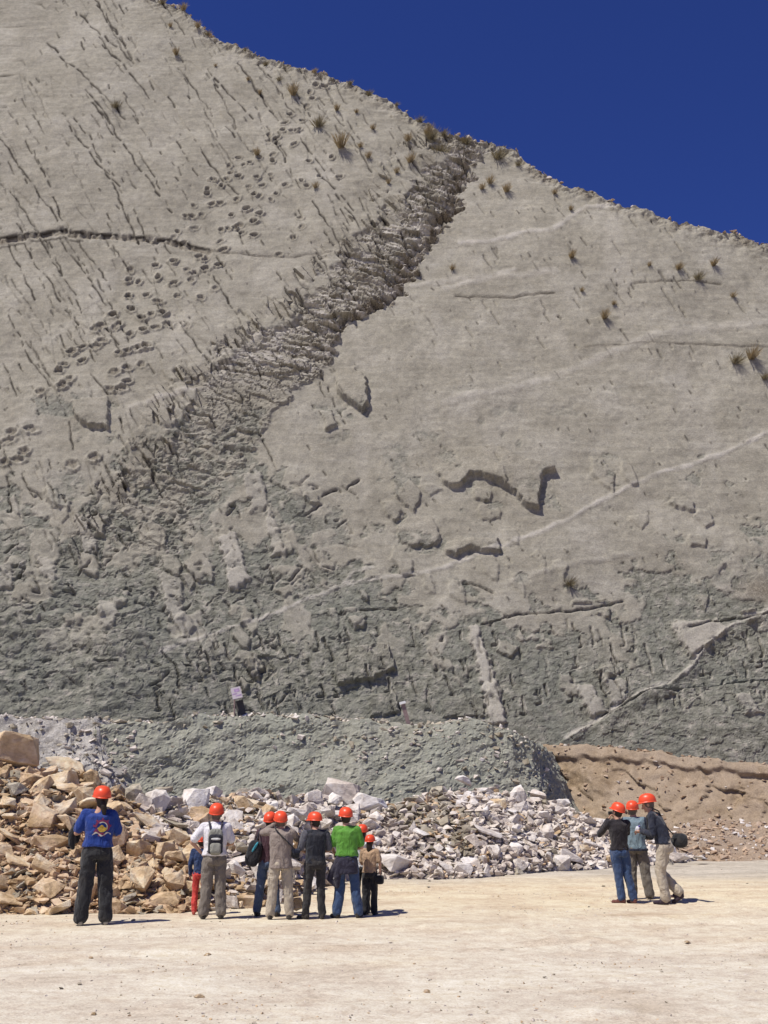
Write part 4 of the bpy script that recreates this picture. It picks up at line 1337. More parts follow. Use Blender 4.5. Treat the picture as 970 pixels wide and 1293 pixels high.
def hard_hat(parent, M, loc, back=False):
    mb = MB()
    n = 28
    prof = [(.118, .000), (.120, .012), (.119, .04), (.111, .075), (.092, .108), (.062, .130), (.030, .139), (.004, .141)]
    rs = []
    for r, z in prof:
        rs.append([Vector((r * .98 * math.cos(2 * math.pi * j / n), r * 1.20 * math.sin(2 * math.pi * j / n), z)) for j in range(n)])
    mb.rings(rs)
    # ridges over the crown
    for x in (-.032, 0, .032):
        pts = []
        for i in range(15):
            t = math.pi * (.08 + .84 * i / 14)
            y, z = math.cos(t) * .138, math.sin(t) * .139 - .012
            zz = .003 if x == 0 else -.004
            pts.append(((x, y, z + zz), .0085 if x == 0 else .006))
        mb.chain(pts)
    me = mb.mesh('hard_hat', [M_hat])
    for p in me.polygons: p.use_smooth = True
    me.transform(Matrix.Translation(loc) @ M.to_4x4())
    hat = link('hard_hat', me, parent)
    mb = MB()
    inner, outer, un = [], [], []
    for j in range(n):
        a = 2 * math.pi * j / n
        pk = max(0, math.sin(a)) ** 2
        ex = .014 + .045 * pk
        inner.append(Vector((.112 * math.cos(a), .138 * math.sin(a), .012)))
        outer.append(Vector(((.117 + ex * .6) * math.cos(a), (.141 + ex) * math.sin(a), -.002 - .018 * pk)))
        un.append(outer[-1] + Vector((0, 0, -.006)))
    inn2 = [v + Vector((0, 0, -.016)) for v in inner]
    mb.rings([inner, outer, un, inn2], cap=False)
    me = mb.mesh('brim', [M_hat])
    for p in me.polygons: p.use_smooth = True
    me.transform(Matrix.Translation(loc) @ M.to_4x4())
    link('brim', me, hat)
    return hat

BASE = dict(pelvis=(0, 0, .95), chest=(0, 0, 1.28), neck=(0, -.01, 1.45), head=(0, .02, 1.595),
            shl=(-.178, 0, 1.40), shr=(.178, 0, 1.40), ell=(-.235, -.03, 1.12), elr=(.235, -.03, 1.12), wrl=(-.23, .06, .88), wrr=(.23, .06, .88),
            hipl=(-.092, 0, .92), hipr=(.092, 0, .92), knl=(-.105, .01, .50), knr=(.105, .01, .50), anl=(-.115, -.02, .085), anr=(.115, -.02, .085))
def person(label, px, py, hpx, yaw, top, pants, shoes, pose=None, sleeve='short', topz=.90, loose=1.0, legw=1.0, hair=M_hair, hair_kind='short',
           head_rot=(0, 0, 0), feet=(0.0, 0.0), arms_col=None, slim=1.0, bare=False, seed=1, hatrot=None, cargo=False):
    g = on_ground(px, py)
    gzv = gzs(g.x, g.y)
    d = g.y * math.cos(TH)
    lo_, hi_ = .8, 2.4
    for _ in range(30):
        md = (lo_ + hi_) / 2
        if project(g.x, g.y, gzv + md)[1] > py - hpx: lo_ = md
        else: hi_ = md
    Hs = lo_ / ((pose or {}).get('head', (0, 0, 1.595))[2] + .182)
    J = {k: Vector(v) for k, v in BASE.items()}
    if pose:
        for k, v in pose.items(): J[k] = Vector(v)
    Mh = Euler(tuple(math.radians(a) for a in head_rot)).to_matrix()
    hc = J['head']; w = slim
    # --- body: one continuous mesh
    b = MB()
    pe, ch, nk = J['pelvis'], J['chest'], J['neck']
    sec = [(pe + Vector((0, 0, -.10)), .13 * w, .085), (pe, .150 * w, .10), (pe.lerp(ch, .4), .125 * w, .09), (ch, .150 * w, .105), (ch.lerp(nk, .6), .155 * w, .085), (nk, .07, .055)]
    b.loft(sec)
    b.cone(nk - Vector((0, 0, .03)), hc + Vector((0, -.01, -.05)), .056, .050)
    for s in 'lr':
        b.chain([(J['sh' + s], .050), (J['el' + s], .037), (J['wr' + s], .0255)])
        b.chain([(J['hip' + s], .080), (J['kn' + s], .054), (J['an' + s], .037)])
        b.cone(nk - Vector((0, 0, .04)), J['sh' + s], .05, .045)
        fy = Vector((math.sin(feet[0 if s == 'l' else 1]), math.cos(feet[0 if s == 'l' else 1]), 0))
        a = J['an' + s]
        b.cone(a + Vector((0, 0, -.03)), a + fy * .12 + Vector((0, 0, -.055)), .032, .022)
    me_b = remeshed(b, 'b', M_skin, .014, 4)
    h = MB()
    h.ell(hc + Mh @ Vector((0, -.008, .018)), .076, .094, .098, Mh)
    h.ell(hc + Mh @ Vector((0, .022, -.045)), .056, .062, .066, Mh)
    h.cone(hc + Mh @ Vector((0, .082, .005)), hc + Mh @ Vector((0, .106, -.032)), .009, .016)
    h.cone(hc + Mh @ Vector((-.02, .080, -.062)), hc + Mh @ Vector((.02, .080, -.062)), .008, .008)
    h.ell(hc + Mh @ Vector((0, .072, -.090)), .025, .018, .018, Mh)
    for sx in (-1, 1): h.ell(hc + Mh @ Vector((sx * .079, -.012, -.012)), .010, .020, .031, Mh)
    h.cone(hc + Mh @ Vector((0, -.01, -.05)), hc + Mh @ Vector((0, -.02, -.11)), .052, .054)
    me_h = remeshed(h, 'h', M_skin, .008, 2)
    hd = MB()
    for s in 'lr':
        sx = -1 if s == 'l' else 1
        dv = (J['wr' + s] - J['el' + s]).normalized()
        upv = Vector((sx * .9, .1, .25)) if abs(dv.z) > .6 else Vector((sx * .2, 0, 1))
        hand(hd, J['wr' + s] - dv * .005, dv, upv, Vector((-sx, .6, .1)) if abs(dv.z) <= .6 else Vector((0, 1, 0)))
    me_hd = remeshed(hd, 'hd', M_skin, .0052, 1)
    e = MB()
    for sx in (-1, 1): e.ell(hc + Mh @ Vector((sx * .031, .084, .006)), .011, .008, .007, Mh, 8, 6)
    me_e = e.mesh('e')
    me = join_meshes('person', [me_b, me_h, me_hd, me_e], [M_skin, M_eye])
    root = bpy.data.objects.new('person', me); COL.objects.link(root)
    tag(root, label, 'person', 'visitors in orange hard hats watching the cliff')
    root.location = (g.x, g.y, gzv - .005)
    root.rotation_euler = (0, 0, math.radians(yaw) + math.atan2(-g.x, g.y))
    root.scale = (Hs, Hs, Hs)
    # --- top
    t = MB(); lo = loose
    ow = .013 * lo
    t.loft([(Vector((pe.x, pe.y, topz)), .175 * w + ow, .125 + ow), (Vector((pe.x, pe.y, topz)).lerp(ch, .35), .150 * w + ow, .110 + ow), (ch, .172 * w + ow, .118 + ow),
            (ch.lerp(nk, .55), .172 * w + ow, .102 + ow), (nk + Vector((0, 0, -.022)), .078, .068), (nk + Vector((0, 0, .012)), .064, .058)])
    for s in 'lr':
        sh, el, wr = J['sh' + s], J['el' + s], J['wr' + s]
        t.cone(nk + Vector((0, 0, -.035)), sh, .056, .056 + ow * .5)
        t.cone(sh.lerp(ch, .35), sh, .08, .054 + ow * .4)
        if sleeve == 'short':
            e_ = sh.lerp(el, .78); t.cone(sh, e_, .055 + ow * .5, .053 + ow * .6)
        elif sleeve == 'long':
            t.chain([(sh, .057 + ow * .4), (el, .045 + ow * .5), (el.lerp(wr, .93), .036 + ow * .35)])
    top_o = link('jacket' if sleeve == 'long' and lo > 1.3 else 'shirt', remeshed(t, 'top', fabric(*top), .013, 2, .015, 7, seed), root)
    if sleeve == 'vest':
        pass
    if arms_col:
        for s in 'lr':
            t = MB()
            sh, el, wr = J['sh' + s], J['el' + s], J['wr' + s]
            if arms_col[3] == 'short': t.cone(sh + (el - sh) * .05, sh.lerp(el, .85), .070, .060)
            else: t.chain([(sh + (el - sh) * .03, .076), (el, .058), (el.lerp(wr, .93), .044)])
            link('sleeve', remeshed(t, 'sl', fabric(*arms_col[:2]), .013, 2, .013, 9, seed + 3), root)
    # --- trousers
    t = MB()
    t.loft([(pe + Vector((0, 0, -.13)), .155 * w, .118), (pe + Vector((0, -.012, -.06)), .176 * w, .132), (pe + Vector((0, 0, .02)), .165 * w, .12), (pe + Vector((0, 0, .07)), .15 * w, .108)])
    for s in 'lr':
        hp, kn, an = J['hip' + s], J['kn' + s], J['an' + s]
        t.chain([(hp + Vector((0, 0, -.02)), .092 * w), (hp.lerp(kn, .5), .082 * (.5 + .5 * legw)), (kn, .066 * legw), (kn.lerp(an, .5), .064 * legw), (an + Vector((0, 0, .02)), .062 * legw)])
    tr = link('trousers', remeshed(t, 'tr', fabric(*pants), .013, 2, .019, 8, seed + 7), root)
    if cargo:
        for s in 'lr':
            sx = -1 if s == 'l' else 1
            c = J['hip' + s].lerp(J['kn' + s], .72)
            t = MB(); t.ell(c + Vector((sx * .075, -.01, 0)), .022, .062, .085, None, 14, 8, .5)
            link('cargo_pocket', t.mesh('pk', [fabric(*pants)]), tr)
    # --- shoes
    for i, s in enumerate('lr'):
        a = J['an' + s]; fy = Vector((math.sin(feet[i]), math.cos(feet[i]), 0))
        t = MB()
        zt = a.z
        toe = a + fy * .175; toe.z = max(.028, zt - .055 - .0)
        if pose and ('toe' + s) in pose: toe = Vector(pose['toe' + s])
        t.cone(a + Vector((0, -.0, -.02)) - fy * .03, a + fy * .07 + Vector((0, 0, -.035)), .046, .042)
        t.cone(a + Vector((0, 0, -.045)) - fy * .04, toe, .037, .034)
        link('shoe', remeshed(t, 'shoe', fabric(*shoes), .010, 2), root)
    # --- hair and hat
    hm = MB()
    hm.ell(hc + Mh @ Vector((0, -.018, .018)), .086, .094, .098, Mh)
    hm.ell(hc + Mh @ Vector((0, -.045, -.035)), .072, .052, .055 if hair_kind == 'short' else .09, Mh)
    if hair_kind == 'pony':
        hm.chain([(hc + Mh @ Vector((.0, -.09, -.02)), .035), (hc + Mh @ Vector((.01, -.115, -.09)), .040), (hc + Mh @ Vector((.02, -.12, -.17)), .030), (hc + Mh @ Vector((.02, -.12, -.235)), .012)])
    if hair_kind == 'long':
        hm.chain([(hc + Mh @ Vector((0, -.06, -.02)), .075), (hc + Mh @ Vector((0, -.07, -.11)), .07), (hc + Mh @ Vector((0, -.08, -.19)), .05)])
    hme = remeshed(hm, 'hair', hair, .009, 2)
    bm = bmesh.new(); bm.from_mesh(hme)                      # keep the face free
    Mi = Mh.inverted()
    kill = []
    for v in bm.verts:
        q = Mi @ (v.co - hc)
        if q.y > .045 and q.z < .05: kill.append(v)
    bmesh.ops.delete(bm, geom=kill, context='VERTS'); bm.to_mesh(hme); bm.free()
    link('hair', hme, root)
    Mhat = Mh if hatrot is None else Euler(tuple(math.radians(a) for a in hatrot)).to_matrix()
    hard_hat(root, Mhat @ Euler((math.radians(6), 0, 0)).to_matrix(), hc + Mhat @ Vector((0, -.008, .038)))
    root['_top'] = 0
    del root['_top']
    bpy.context.view_layer.update()
    return root, top_o, J

def world_child(root):
    """matrix of a person's own frame, for things they carry"""
    return Matrix.Translation(root.location) @ root.rotation_euler.to_matrix().to_4x4() @ Matrix.Diagonal((*root.scale, 1))
def carried(name, label, cat, root, parts):
    """a top-level thing placed in the carrier's frame; parts: (name, MB, material, remesh voxel or None)"""
    e = empty(name)
    e.matrix_world = world_child(root)
    tag(e, label, cat)
    made = {}
    for (nm, mb, mat, vox) in parts:
        par = e
        if isinstance(nm, tuple): par, nm = made[nm[0]], nm[1]
        me = remeshed(mb, nm, mat, vox, 3, .003, 12) if vox else mb.mesh(nm, [mat])
        for p in me.polygons: p.use_smooth = True
        made[nm] = link(nm, me, par)
    return e

K_black = ('black_cloth', (.018, .018, .020)); K_navy = ('navy_cloth', (.018, .022, .040)); K_khaki = ('khaki_cloth', (.33, .27, .19))
K_shoe = ('dark_leather', (.03, .024, .02)); K_jean = ('blue_denim', (.035, .065, .14)); K_jean2 = ('faded_denim', (.07, .10, .165))

# 1 blue T-shirt with the emblem, black wide trousers, ponytail
p1, top1, J1 = person('person in a royal blue T-shirt with sun emblem and wide black trousers', 117, 1171, 180, 4, ('royal_blue_cotton', (.012, .040, .21)), ('black_trousers', (.022, .022, .024)), ('pale_boot', (.36, .33, .27)),
    pose=dict(ell=(-.285, .02, 1.16), wrl=(-.20, .24, 1.16), elr=(.265, .05, 1.13), wrr=(.12, .25, 1.14), knl=(-.125, .0, .50), knr=(.125, .01, .50), anl=(-.165, -.02, .085), anr=(.16, -.02, .085), hipl=(-.10, 0, .92), hipr=(.10, 0, .92), head=(.015, .015, 1.595)),
    topz=.985, legw=1.42, loose=1.35, hair_kind='pony', head_rot=(3, 0, 8), seed=2, slim=1.06)
bv = BVHTree.FromPolygons([v.co.copy() for v in top1.data.vertices], [list(p.vertices) for p in top1.data.polygons])
def on_back(x, z, off=.004):
    h_ = bv.ray_cast(Vector((x, -1, z)), Vector((0, 1, 0)))
    return (h_[0] + Vector((0, -off, 0))) if h_[0] else None
def back_patch(name, fn, x0, x1, z0, z1, mat, off, n=54):
    V, Fc, idx = [], [], {}
    def gv(i, j):
        if (i, j) not in idx:
            p = on_back(x0 + (x1 - x0) * i / n, z0 + (z1 - z0) * j / n, off)
            if p is None: return None
            idx[(i, j)] = len(V); V.append(tuple(p))
        return idx[(i, j)]
    for i in range(n):
        for j in range(n):
            x, z = x0 + (x1 - x0) * (i + .5) / n, z0 + (z1 - z0) * (j + .5) / n
            if fn(x, z):
                q = [gv(i, j), gv(i + 1, j), gv(i + 1, j + 1), gv(i, j + 1)]
                if None not in q: Fc.append(q)
    me = bpy.data.meshes.new(name); me.from_pydata(V, [], Fc); me.materials.append(mat)
    for p in me.polygons: p.use_smooth = True
    return link(name, me, top1)
ex, ez = .035, 1.235
def polar(x, z): return math.hypot(x - ex, z - ez), math.atan2(z - ez, x - ex)
M_pr = flat_material('print_red', (.20, .035, .09), .8, .05, 20, 0)
M_pw = flat_material('print_cream', (.55, .50, .42), .8, .05, 20, 0)
M_py = flat_material('print_gold', (.50, .33, .06), .8, .35, 45, 0)
back_patch('emblem_ring', lambda x, z: .072 < polar(x, z)[0] < .098 + .022 * (math.sin(polar(x, z)[1] * 9) > .55) and polar(x, z)[1] > -2.9 and not (-1.2 < polar(x, z)[1] < -.3) or (.072 < polar(x, z)[0] < .09 and -2.9 < polar(x, z)[1] < 0 and z > ez - .05), ex - .14, ex + .14, ez - .13, ez + .14, M_pr, .004)
back_patch('emblem_arc', lambda x, z: .058 < polar(x, z)[0] < .070 and -.5 < polar(x, z)[1] < 2.2, ex - .1, ex + .1, ez - .1, ez + .1, M_pw, .005)
back_patch('emblem_scene', lambda x, z: polar(x, z)[0] < .064 and z < ez + .012 + .018 * math.sin(x * 60) , ex - .1, ex + .1, ez - .1, ez + .1, M_py, .005)
back_patch('emblem_ribbon', lambda x, z: abs(z - (ez - .088 - .020 * math.cos((x - ex) * 42))) < .008 + .004 * math.sin(x * 90), ex - .125, ex + .115, ez - .14, ez - .03, M_pw, .006)
mb = MB(); mb.chain([((-.30, .06, 1.25), .035), ((-.335, .10, 1.15), .05), ((-.33, .12, 1.02), .045), ((-.31, .13, .97), .03)]); mb.chain([((-.30, .05, 1.21), .03), ((-.25, .16, 1.19), .045), ((-.27, .17, 1.06), .04)])
carried('folded_jacket', 'black folded jacket hanging over the left forearm of the person in blue', 'jacket', p1, [('cloth', mb, fabric(*K_black), .013), ('collar', (lambda m: (m.chain([((-.31, .05, 1.275), .018), ((-.27, .12, 1.262), .018), ((-.24, .17, 1.25), .016)]), m)[1])(MB()), fabric(*K_navy), None)])

# 2 white T-shirt, grey backpack, hands on hips
p2, top2, J2 = person('person in a white T-shirt and khaki trousers wearing a small backpack', 268, 1162, 149, 2, ('white_cotton', (.70, .68, .70)), ('grey_khaki', (.17, .145, .12)), K_shoe,
    pose=dict(ell=(-.36, .0, 1.16), wrl=(-.21, .05, 1.0), elr=(.275, .06, 1.14), wrr=(.14, .24, 1.10), head=(.01, .04, 1.585), anl=(-.14, -.02, .085), anr=(.13, -.02, .085)),
    topz=.96, legw=1.28, loose=1.3, hair=M_hair2, head_rot=(10, 0, -6), feet=(-.1, .15), seed=4, slim=1.03)
def straps(mb, sides=(-1, 1), w=.028, dx=.085, ztop=1.445, zlow=1.02):
    for sx in sides:
        pts = [((sx * dx, -.145, 1.36), .014), ((sx * (dx + .01), -.115, 1.43), .016), ((sx * (dx + .02), -.02, ztop + .03), .017), ((sx * (dx + .03), .10, 1.40), .016), ((sx * (dx + .045), .150, 1.25), .014), ((sx * (dx + .06), .08, 1.05), .012), ((sx * .11, -.14, zlow), .010)]
        mb.chain([(Vector(p), r) for p, r in pts])
mb = MB(); mb.ell((0, -.205, 1.17), .118, .072, .20, None, 24, 16, .55)
pk = MB(); pk.ell((0, -.268, 1.075), .088, .035, .085, None, 20, 12, .55)
bd = MB(); bd.ell((0, -.252, 1.205), .112, .040, .085, None, 20, 12, .6)
wt = MB(); wt.ell((0, -.292, 1.215), .074, .010, .018, None, 16, 8, .8)
sd = MB(); sd.ell((-.085, -.25, 1.08), .030, .035, .085, None, 16, 10, .6); sd2 = MB(); sd2.ell((.085, -.25, 1.08), .030, .035, .085, None, 16, 10, .6)
st_ = MB(); straps(st_, (-1,)); st2 = MB(); straps(st2, (1,))
carried('backpack', 'small grey and black backpack on the back of the white T-shirt', 'backpack', p2, [('pack_body', mb, fabric('pack_grey', (.22, .22, .19)), None), ('pocket', bd, fabric('pack_black', (.022, .022, .03)), None), (('pocket', 'trim'), wt, fabric('pack_white', (.6, .6, .58)), None),
        ('front_pocket', pk, fabric('pack_grey2', (.26, .26, .22)), None), ('side_panel', sd, fabric('pack_black', (.022, .022, .03)), None), ('side_panel', sd2, fabric('pack_black', (.022, .022, .03)), None), ('strap', st_, fabric('strap_grey', (.035, .033, .045)), None), ('strap', st2, fabric('strap_grey', (.035, .033, .045)), None)])
# 3 child in red trousers mostly hidden behind person 2
person('child in blue top and red trousers half hidden behind the grey backpack wearer', 251, 1156, 103, 0, ('navy_top', (.02, .04, .11)), ('red_trousers', (.55, .055, .045)), ('red_shoe', (.4, .08, .06)), sleeve='long', seed=5, legw=1.0, slim=.95)
# 4 dark top with teal backpack slung, photographing
p4, top4, J4 = person('person in dark top and blue jeans standing just behind the beige jacket', 338, 1158, 134, -12, ('maroon_dark', (.06, .025, .035)), K_jean2, K_shoe,
    pose=dict(ell=(-.27, .16, 1.28), wrl=(-.09, .22, 1.50), elr=(.25, .17, 1.30), wrr=(.10, .22, 1.50), anl=(-.19, -.02, .085), anr=(.16, -.02, .085), knl=(-.14, 0, .5), head=(0, .03, 1.59)),
    sleeve='long', seed=6, legw=1.1, head_rot=(8, 0, 0))
mb = MB(); mb.ell((-.245, -.15, 1.06), .125, .09, .225, Euler((0, math.radians(14), 0)).to_matrix(), 24, 16, .6)
te = MB(); te.ell((-.31, -.20, .99), .030, .035, .055, None, 14, 8, .8); te.ell((-.205, -.235, 1.17), .022, .02, .10, Euler((0, math.radians(32), 0)).to_matrix(), 14, 8, .8)
st_ = MB(); st_.chain([(Vector(p), .013) for p in ((-.20, -.17, 1.25), (-.17, -.12, 1.40), (-.17, 0, 1.48), (-.20, .09, 1.38), (-.24, .10, 1.2), (-.27, .0, 1.0), (-.27, -.1, .92))])
carried('backpack', 'black and teal backpack hanging off the left shoulder beside the beige jacket', 'backpack', p4, [('pack_body', mb, fabric('pack_black2', (.02, .02, .025)), None), ('trim', te, fabric('teal_panel', (.04, .26, .34)), None), ('strap', st_, fabric('strap_grey', (.035, .033, .045)), None)])
cm = MB(); cm.ell((0, .30, 1.60), .055, .022, .034, None, 14, 8, .4)
ln = MB(); ln.cone((0, .32, 1.60), (0, .35, 1.60), .02, .02, 14)
carried('camera', 'compact camera raised to the face of the person behind the beige jacket', 'camera', p4, [('camera_body', cm, fabric('camera_black', (.03, .03, .03)), None), ('lens', ln, fabric('camera_black', (.03, .03, .03)), None)])
# 5 beige jacket
p5, top5, J5 = person('person in a long beige jacket and khaki trousers with raised arms', 353, 1162, 139, 6, ('beige_canvas', (.25, .205, .175)), ('light_khaki', (.40, .345, .265)), K_shoe,
    pose=dict(shl=(-.185, .02, 1.42), ell=(-.30, .20, 1.40), wrl=(-.10, .28, 1.52), elr=(.29, .18, 1.30), wrr=(.12, .28, 1.50), head=(-.015, .045, 1.585), anl=(-.16, -.02, .085), anr=(.16, -.02, .085), knl=(-.13, 0, .5), knr=(.13, 0, .5)),
    sleeve='long', topz=.82, loose=2.0, legw=1.2, head_rot=(10, 0, 0), hair=M_hair2, seed=8, cargo=True)
mb = MB(); mb.ell((.245, -.02, 1.06), .07, .085, .085, None, 18, 12, .6)
fl = MB(); fl.ell((.25, -.03, 1.10), .075, .088, .045, None, 18, 10, .6)
st_ = MB(); st_.chain([(Vector(p), .011) for p in ((.24, -.07, 1.12), (.13, -.165, 1.22), (0, -.165, 1.34), (-.10, -.12, 1.45), (-.12, .0, 1.50), (-.08, .13, 1.40), (.05, .17, 1.25), (.22, .08, 1.10))])
carried('shoulder_bag', 'small black shoulder bag on a diagonal strap across the beige jacket', 'bag', p5, [('bag_body', mb, fabric(*K_black), None), (('bag_body', 'flap'), fl, fabric(*K_navy), None), ('strap', st_, fabric(*K_black), None)])
cm = MB(); cm.ell((0.01, .315, 1.60), .062, .026, .038, None, 14, 8, .4)
ln = MB(); ln.cone((0.01, .335, 1.60), (0.01, .38, 1.61), .024, .024, 14)
carried('camera', 'camera held up by the person in the beige jacket', 'camera', p5, [('camera_body', cm, fabric('camera_black', (.03, .03, .03)), None), ('lens', ln, fabric('camera_black', (.03, .03, .03)), None)])
# 6 black vest
p6, top6, J6 = person('person in a black vest over a grey T-shirt with dark slim trousers', 397, 1161, 137, 14, ('black_vest', (.016, .018, .026)), ('charcoal_trousers', (.028, .026, .026)), K_shoe,
    pose=dict(ell=(-.27, .03, 1.13), wrl=(-.16, .23, 1.10), elr=(.25, .02, 1.12), wrr=(.10, .24, 1.08), head=(-.01, .05, 1.585), anl=(-.15, .01, .085), anr=(.13, -.02, .085), knl=(-.12, .02, .5)),
    sleeve='vest', arms_col=('grey_cotton', (.10, .10, .115), 0, 'short'), topz=.90, loose=1.0, legw=1.0, head_rot=(-4, 0, 28), feet=(-.55, .1), seed=9)
# 7 green shirt with a dark jacket tied round the waist
p7, top7, J7 = person('person in a bright green T-shirt with a dark jacket tied at the waist', 437, 1160, 142, 0, ('green_cotton', (.095, .27, .035)), K_jean, K_shoe,
    pose=dict(ell=(-.255, .02, 1.12), wrl=(-.20, .20, 1.02), elr=(.255, .04, 1.12), wrr=(.12, .24, 1.08), head=(-.02, .03, 1.595), anl=(-.15, -.02, .085), anr=(.20, -.02, .085), knr=(.14, .0, .5)),
    topz=.985, loose=1.3, legw=1.25, head_rot=(2, 0, 14), feet=(-.5, .3), seed=11, slim=1.04)
mb = MB()
mb.loft([((0, -.01, .70), .20, .165), ((0, -.01, .85), .195, .155), ((0, 0, .97), .178, .14)])
mb.chain([((-.12, -.05, .95), .06), ((-.22, -.06, .75), .06), ((-.28, -.04, .62), .045), ((-.16, -.06, .50), .03)]); mb.chain([((-.10, -.1, .9), .06), ((-.15, -.10, .65), .06), ((-.14, -.10, .50), .03)])
tie = MB(); tie.chain([((-.18, .04, .97), .022), ((-.08, .145, .95), .024), ((.08, .145, .95), .024), ((.18, .04, .97), .022)]); tie.cone((0, .17, .95), (0, .18, .95), .035, .03); tie.cone((0, .17, .95), (-.06, .18, .76), .022, .02)
carried('tied_jacket', 'dark navy jacket tied by its sleeves around the waist of the green shirt', 'jacket', p7, [('cloth', mb, fabric('dark_purple_cloth', (.022, .020, .036)), .013), ('sleeves', tie, fabric('dark_purple_cloth', (.022, .020, .036)), None)])
# 8 and 9 the two small figures at the right end of the group
p8, top8, J8 = person('small person in a white top half hidden by the green shirt', 457, 1154, 114, -10, ('white_tee', (.55, .56, .60)), ('black_trousers', (.022, .022, .024)), K_shoe, pose=dict(ell=(-.2, .05, 1.12), wrl=(-.1, .22, 1.1)), hair_kind='long', seed=12, topz=.9)
p9, top9, J9 = person('small person in tan top and dark trousers behind the green shirt', 467, 1156, 103, -20, ('tan_top', (.40, .27, .17)), ('black_trousers', (.022, .022, .024)), K_shoe,
    pose=dict(ell=(-.22, .04, 1.12), wrl=(-.12, .22, 1.1), elr=(.24, .0, 1.14), wrr=(.24, .05, .90)), hair_kind='long', seed=13, legw=1.15, topz=.93, slim=.95)
mb = MB(); mb.ell((.25, -.04, .78), .10, .06, .10, None, 20, 12, .5)
hn = MB(); hn.chain([(Vector(p), .010) for p in ((.17, -.04, .86), (.19, -.02, 1.1), (.17, .0, 1.30), (.13, .01, 1.46), (.10, .12, 1.40), (.20, .14, 1.1), (.30, -.0, .86))])
carried('handbag', 'black handbag hanging at the hip of the rightmost small figure of the group', 'bag', p9, [('bag_body', mb, fabric(*K_black), None), ('strap', hn, fabric(*K_black), None)])

# 10 woman in black top and jeans, hands at her face
p10, top10, J10 = person('woman in a black top and blue jeans, left of the trio', 789, 1140, 128, 22, ('black_knit', (.016, .013, .016)), K_jean, ('brown_leather', (.13, .045, .035)),
    pose=dict(pelvis=(-.05, 0, .95), chest=(-.055, -.01, 1.28), neck=(-.05, -.01, 1.45), head=(-.045, .02, 1.595), shl=(-.225, .01, 1.40), shr=(.12, 0, 1.40), ell=(-.34, .20, 1.20), wrl=(-.13, .27, 1.46), elr=(.20, .20, 1.22), wrr=(.04, .27, 1.45),
              hipl=(-.14, 0, .92), hipr=(.04, 0, .92), knl=(-.085, .01, .50), knr=(.09, .01, .50), anl=(-.05, .0, .085), anr=(.16, -.03, .085)),
    sleeve='long', topz=.93, loose=.7, legw=1.12, head_rot=(12, 6, 22), feet=(-.75, -.2), seed=14, slim=.93, hair_kind='short')
cm = MB(); cm.ell((-.06, .30, 1.575), .055, .022, .034, None, 14, 8, .4)
ln = MB(); ln.cone((-.06, .32, 1.575), (-.06, .35, 1.58), .02, .02, 14)
carried('camera', 'black camera the woman in jeans holds at her face', 'camera', p10, [('camera_body', cm, fabric('camera_black', (.03, .03, .03)), None), ('lens', ln, fabric('camera_black', (.03, .03, .03)), None)])
# 11 grey-blue fleece
p11, top11, J11 = person('person in a grey blue fleece, middle of the trio at right', 807, 1134, 124, 0, ('grey_blue_fleece', (.16, .22, .255)), ('olive_grey_trousers', (.15, .13, .105)), K_shoe,
    pose=dict(ell=(-.25, .04, 1.12), wrl=(-.14, .22, 1.05), elr=(.28, .05, 1.12), wrr=(.14, .25, 1.10), head=(-.03, .03, 1.59), anl=(-.11, -.02, .085), anr=(.19, -.02, .085), knr=(.14, .0, .5)),
    sleeve='vest', arms_col=('navy_cloth', (.018, .022, .040), 0, 'long'), topz=.88, loose=1.6, legw=1.35, head_rot=(4, 0, 0), hair=M_hair2, seed=15)
mb = MB()
mb.loft([((0, 0, .865), .218, .178), ((0, 0, .885), .220, .180), ((0, 0, .905), .214, .175)])
link('hem', mb.mesh('hem', [fabric(*K_navy)]), top11)
# 12 man in profile
p12, top12, J12 = person('man in profile in a navy jacket and khaki trousers stepping left', 841, 1140, 139, 78, ('navy_jacket', (.018, .022, .038)), ('light_khaki', (.40, .345, .265)), ('dark_purple_shoe', (.035, .022, .035)),
    pose=dict(pelvis=(0, -.03, .93), chest=(0, .06, 1.24), neck=(0, .13, 1.41), head=(0, .20, 1.545), shl=(-.17, .11, 1.365), shr=(.17, .10, 1.365), ell=(-.22, .10, 1.08), wrl=(-.08, .31, 1.12), elr=(.22, .08, 1.08), wrr=(.06, .31, 1.10),
              hipl=(-.09, -.03, .90), hipr=(.09, -.03, .90), knl=(-.09, .04, .49), knr=(.10, .09, .50), anl=(-.09, -.02, .085), anr=(.10, -.20, .17), toer=(.10, -.10, .035)),
    sleeve='long', topz=.93, loose=.9, legw=1.2, head_rot=(-18, 0, 6), hatrot=(-12, 0, 6), hair=M_hair2, seed=16)
mb = MB(); mb.ell((.12, -.26, .98), .075, .125, .115, None, 22, 14, .7)
fl = MB(); fl.ell((.17, -.26, 1.02), .035, .115, .07, None, 20, 12, .7)
st_ = MB(); st_.chain([(Vector(p), .011) for p in ((.12, -.17, 1.06), (.10, -.04, 1.22), (.06, .04, 1.44), (-.04, .10, 1.48), (-.12, .20, 1.36), (-.14, .19, 1.15), (.0, -.10, 1.0), (.10, -.34, 1.04))])
carried('shoulder_bag', 'black shoulder bag hanging behind the man in the navy jacket', 'bag', p12, [('bag_body', mb, fabric(*K_black), None), (('bag_body', 'flap'), fl, fabric('black_flap', (.028, .028, .03)), None), ('strap', st_, fabric(*K_black), None)])
cm = MB(); cm.ell((0, .385, 1.155), .055, .035, .042, Euler((.4, 0, 0)).to_matrix(), 14, 8, .4)
sc_ = MB(); sc_.ell((0, .36, 1.19), .045, .010, .028, Euler((.4, 0, 0)).to_matrix(), 14, 8, .3)
